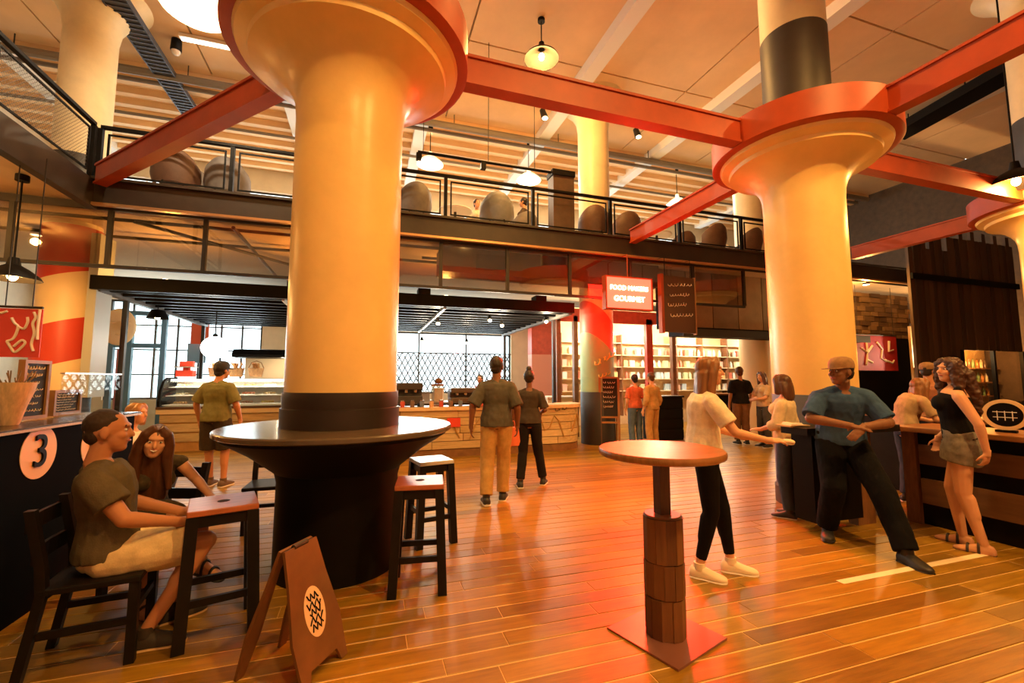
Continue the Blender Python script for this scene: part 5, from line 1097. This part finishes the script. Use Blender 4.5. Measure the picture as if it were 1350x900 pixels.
# 7 woman in white blouse
WROT = view(930, 84); WPOS = put(928, 3.55, WROT, (0, .02))
person('woman with long light brown hair, white blouse and black leggings reaching out', WPOS, WROT, 1.70, dict(pel=(0, -.01, .95), chest=(0, .0, 1.24), nk=(0, .02, 1.45), hd=(0, .06, 1.61), hdf=(.0, 1, -.18), shR=(.16, .05, 1.365), shL=(-.16, -.01, 1.37), elR=(.22, .20, 1.14), wrR=(.12, .44, 1.08), hnR=(-.1, 1, .03), paR=(-.4, 0, -1), elL=(-.2, .12, 1.13), wrL=(-.05, .30, 1.08), hnL=(.4, 1, .1), paL=(.4, 0, -1), knR=(.085, .02, .5), anR=(.09, -.08, .085), knL=(-.085, .12, .5), anL=(-.10, .17, .085), ftR=(.25, 1, 0), ftL=(.05, 1, 0)), SKIN, True, (cl('blouse', (.88, .78, .58)), .05, .72, .02), (cl('leggings', (.006, .005, .005), .3, .8), 'leggings', 1.86, .006), (hlbr, 'long'), None, (mat('sneaker', (.82, .70, .5), .6), wht, 'shoe'), .0065, .55)
# 8 man in cap
person('man in tan cap, blue shirt and black trousers leaning with crossed forearms', (4.36, 3.12, 0), ang(-.30, -.95), 1.80, dict(pel=(0, -.04, .90), chest=(0, .03, 1.18), nk=(0, .10, 1.38), hd=(.03, .17, 1.525), hdf=(.95, .45, -.28), shR=(.185, .08, 1.285), shL=(-.185, .08, 1.285), elR=(.29, .17, 1.10), wrR=(.06, .36, 1.06), elL=(-.29, .20, 1.08), wrL=(-.03, .38, 1.05), hnR=(-1, .3, -.15), hnL=(.75, .35, -.65), paR=(0, -.2, -1), paL=(-.3, -1, -.2), hpR=(.09, -.02, .86), hpL=(-.09, -.02, .86), knR=(.14, .16, .50), anR=(.16, .00, .10), knL=(-.17, .29, .50), anL=(-.22, .50, .085), ftR=(.3, 1, 0), ftL=(-.35, 1, 0)), SKIND, False, (cl('blue_shirt', (.045, .095, .20)), -.02, .88, .022), (cl('black_jeans', (.006, .006, .007), .4), 'trousers', 1.97, .02), (hdark, 'buzz'), (mat('cap_tan', (.28, .15, .06), .8, var=.3, vscale=20), 'cap'), (blk_, blk_, 'shoe'), .0065, .3, build=1.12)
# 9 woman at the bar
person('woman with long curly dark hair, black tank top, grey denim skirt and sandals', put(1258, 4.08, view(1258, -84), (0, 0)), view(1258, -84), 1.72, dict(pel=(0, -.02, .95), chest=(0, .03, 1.23), nk=(0, .0, 1.45), hd=(0, .035, 1.61), hdf=(-1, .9, .12), hdu=(.0, -.12, 1), shL=(-.17, -.03, 1.365), shR=(.17, .02, 1.37), elL=(-.22, -.14, 1.13), wrL=(-.19, -.17, .89), hnL=(.1, .15, -1), paL=(.6, .8, 0), elR=(.22, .03, 1.13), wrR=(.16, .18, .95), knL=(-.09, .01, .5), anL=(-.10, -.09, .085), knR=(.09, .10, .51), anR=(.10, .06, .085), ftL=(.0, 1, 0), ftR=(.1, 1, 0)), SKIN, True, (cl('black_tank', (.010, .009, .010), .3), .02, -1, .007), (cl('denim', (.22, .20, .17), .4), 'skirt', .36, .012), (mat('hair_auburn', (.07, .025, .012), .5, var=.5, vscale=40), 'curly'), None, (mat('sandal_black', (.03, .022, .018), .5), tan, 'sandal'), .0065, .7, build=1.06)
# 10 girl beyond the cap man
person('brown-haired girl in a cream top beyond the man in the cap', (4.47, 3.80, 0), ang(-.6, .6), 1.56, dict(hdf=(.3, 1, -.2), elL=(-.22, .05, 1.13), wrL=(-.14, .26, 1.05), hnL=(.2, 1, 0), paL=(.3, 0, -1)), SKIN, True, (cl('cream_top', (.75, .6, .38)), -.05, 1.4, .018), (cl('jeans', (.06, .08, .12)), 'trousers', 1.95, .010), (hbrown, 'bob'), None, (blk_, wht, 'shoe'), .010)
# 11, 12 beyond the bar
person('blonde woman in a light top leaning over the work counter behind the bar', (6.36, 3.75, 0), ang(.8, -.2), 1.60, dict(nk=(0, .12, 1.42), hd=(0, .20, 1.54), hdf=(0, 1, -.5), shR=(.17, .12, 1.36), shL=(-.17, .12, 1.36), elR=(.22, .22, 1.12), wrR=(.15, .36, 1.08), elL=(-.22, .22, 1.12), wrL=(-.15, .36, 1.08), hnR=(0, 1, 0), hnL=(0, 1, 0), paR=(0, 0, -1), paL=(0, 0, -1)), SKIN, True, (cl('beige', (.55, .40, .24)), -.05, .8, .014), (cl('jeans', (.06, .08, .12)), 'trousers', 1.95, .012), (hlbr, 'long'), None, (blk_, wht, 'shoe'), .010)
person('man in salmon T-shirt and tan cap with his back turned behind the bar', (7.95, 4.35, 0), ang(.45, .9), 1.74, dict(elR=(.33, .12, 1.24), wrR=(.25, .33, 1.28), hnR=(-.3, 1, .3), hdf=(.6, 1, 0)), SKINR, False, (cl('salmon', (.55, .24, .13)), -.08, .7, .018), (cl('dark_jeans', (.04, .04, .05)), 'trousers', 1.95, .014), (hdark, 'buzz'), (MT['cap_tan'], 'cap'), (blk_, wht, 'shoe'), .010)
# 13, 14, 15, 16 beyond, by the stalls
def spot(px, dep): v = RGT * ((px - CX) / F_PX * dep) + AWY * dep; return (v.x, v.y, 0)
person('man in black shirt and brown trousers seen from behind by the right stall', spot(974, 10.4), ang(.1, 1), 1.80, None, SKINR, False, (cl('black_shirt', (.014, .012, .012)), -.1, .9, .024), (cl('brown_trousers', (.26, .13, .06)), 'trousers', 1.95, .016), (hbrown, 'short'), None, (blk_, wht, 'shoe'), .011)
person('person in a pale top and grey jeans facing left beside the column base', spot(1004, 10.0), ang(-.9, -.2), 1.68, dict(elR=(.2, .12, 1.14), wrR=(.0, .26, 1.12), elL=(-.2, .12, 1.14), wrL=(.02, .26, 1.08), hnR=(-1, .2, 0), hnL=(1, .2, 0), paR=(0, -1, 0), paL=(0, -1, 0)), SKIN, True, (cl('pale', (.62, .44, .27)), -.05, .8, .014), (cl('grey_jeans', (.09, .085, .08)), 'trousers', 1.95, .012), (hbrown, 'long'), None, (blk_, wht, 'shoe'), .011)
person('person in tan shirt and tan trousers standing by the red stall post', spot(858, 9.6), ang(-.5, .8), 1.66, None, SKIN, True, (cl('tan_shirt', (.48, .27, .10)), -.12, 1.5, .018), (cl('tan_trousers', (.50, .28, .10)), 'trousers', 1.95, .012), (hbrown, 'short'), None, (blk_, wht, 'shoe'), .011)
person('person in orange red top and blue jeans left of the tan-clothed person', spot(836, 9.9), ang(-.2, 1), 1.62, None, SKIN, True, (cl('coral', (.62, .16, .08)), -.05, .8, .014), (cl('blue_jeans', (.10, .16, .24)), 'trousers', 1.95, .012), (hdark, 'short'), None, (wht, wht, 'shoe'), .011)
# kiosk staff and guests on the mezzanine
person('kiosk worker in a red top behind the counter left of the walking man', (2.55, 10.2, 0), ang(-.2, -1), 1.62, None, SKIN, True, (cl('red_top', (.62, .05, .05)), -.05, .8, .014), (cl('dark_jeans', (.04, .04, .05)), 'trousers', 1.95, .012), (hdark, 'short'), None, (blk_, wht, 'shoe'), .012)
def mezz(px, py, y, lb, c, f):
    q_ = aty(px, py, y); person(lb, (q_.x, y, MZ), f, 1.68, seat(.47), SKIN, True, (cl('m%d' % px, c), -.05, .8, .014), (cl('dark_jeans', (.04, .04, .05)), 'trousers', 1.95, .012), (hdark, 'short'), None, (blk_, wht, 'shoe'), .012)
mezz(628, 280, 9.75, 'guest in a white top seated at a mezzanine table', (.8, .74, .62), ang(.5, -1)); mezz(692, 280, 9.3, 'guest in dark clothes seated by the timber pillar on the mezzanine', (.10, .07, .05), ang(-.8, .2))
mezz(322, 250, 9.9, 'guest in a pinkish top seated on the mezzanine left of the near column', (.55, .2, .14), ang(-.8, -.3))
# things held
hp = Vector(WPOS) + Matrix.Rotation(WROT, 3, 'Z') @ (Vector((.10, .575, 1.075)) * (1.70 / 1.75))
k = thing('pastry', 'small pale pastry held out by the woman in the white blouse', 'food', hp); MB().ell((0, 0, 0), .034, .05, .02).build('bun', mat('pastry', (.85, .66, .42), .6), k, 60); MB().lathe([(.0, -.022), (.035, -.02), (.04, -.012), (0, -.01)], 14).build('paper_cup', white, k)
k = thing('serving_tray', 'pale wooden tray with a napkin on the dark end of the bar', 'tray', (4.18, 3.48, 1.02), ang(-.3, 1)); MB().box((-.13, -.09, 0), (.13, .09, .018)).build('board', mat('tray_wood', (.6, .38, .17), .5), k, bevel=.004); MB().rings([[(-.09, -.07, .019), (.06, -.08, .019), (.07, .05, .019), (-.08, .06, .019)], [(-.08, -.05, .035), (.05, -.06, .04), (.06, .04, .03), (-.07, .05, .045)]]).build('napkin', mat('napkin', (.88, .78, .6), .8), k)
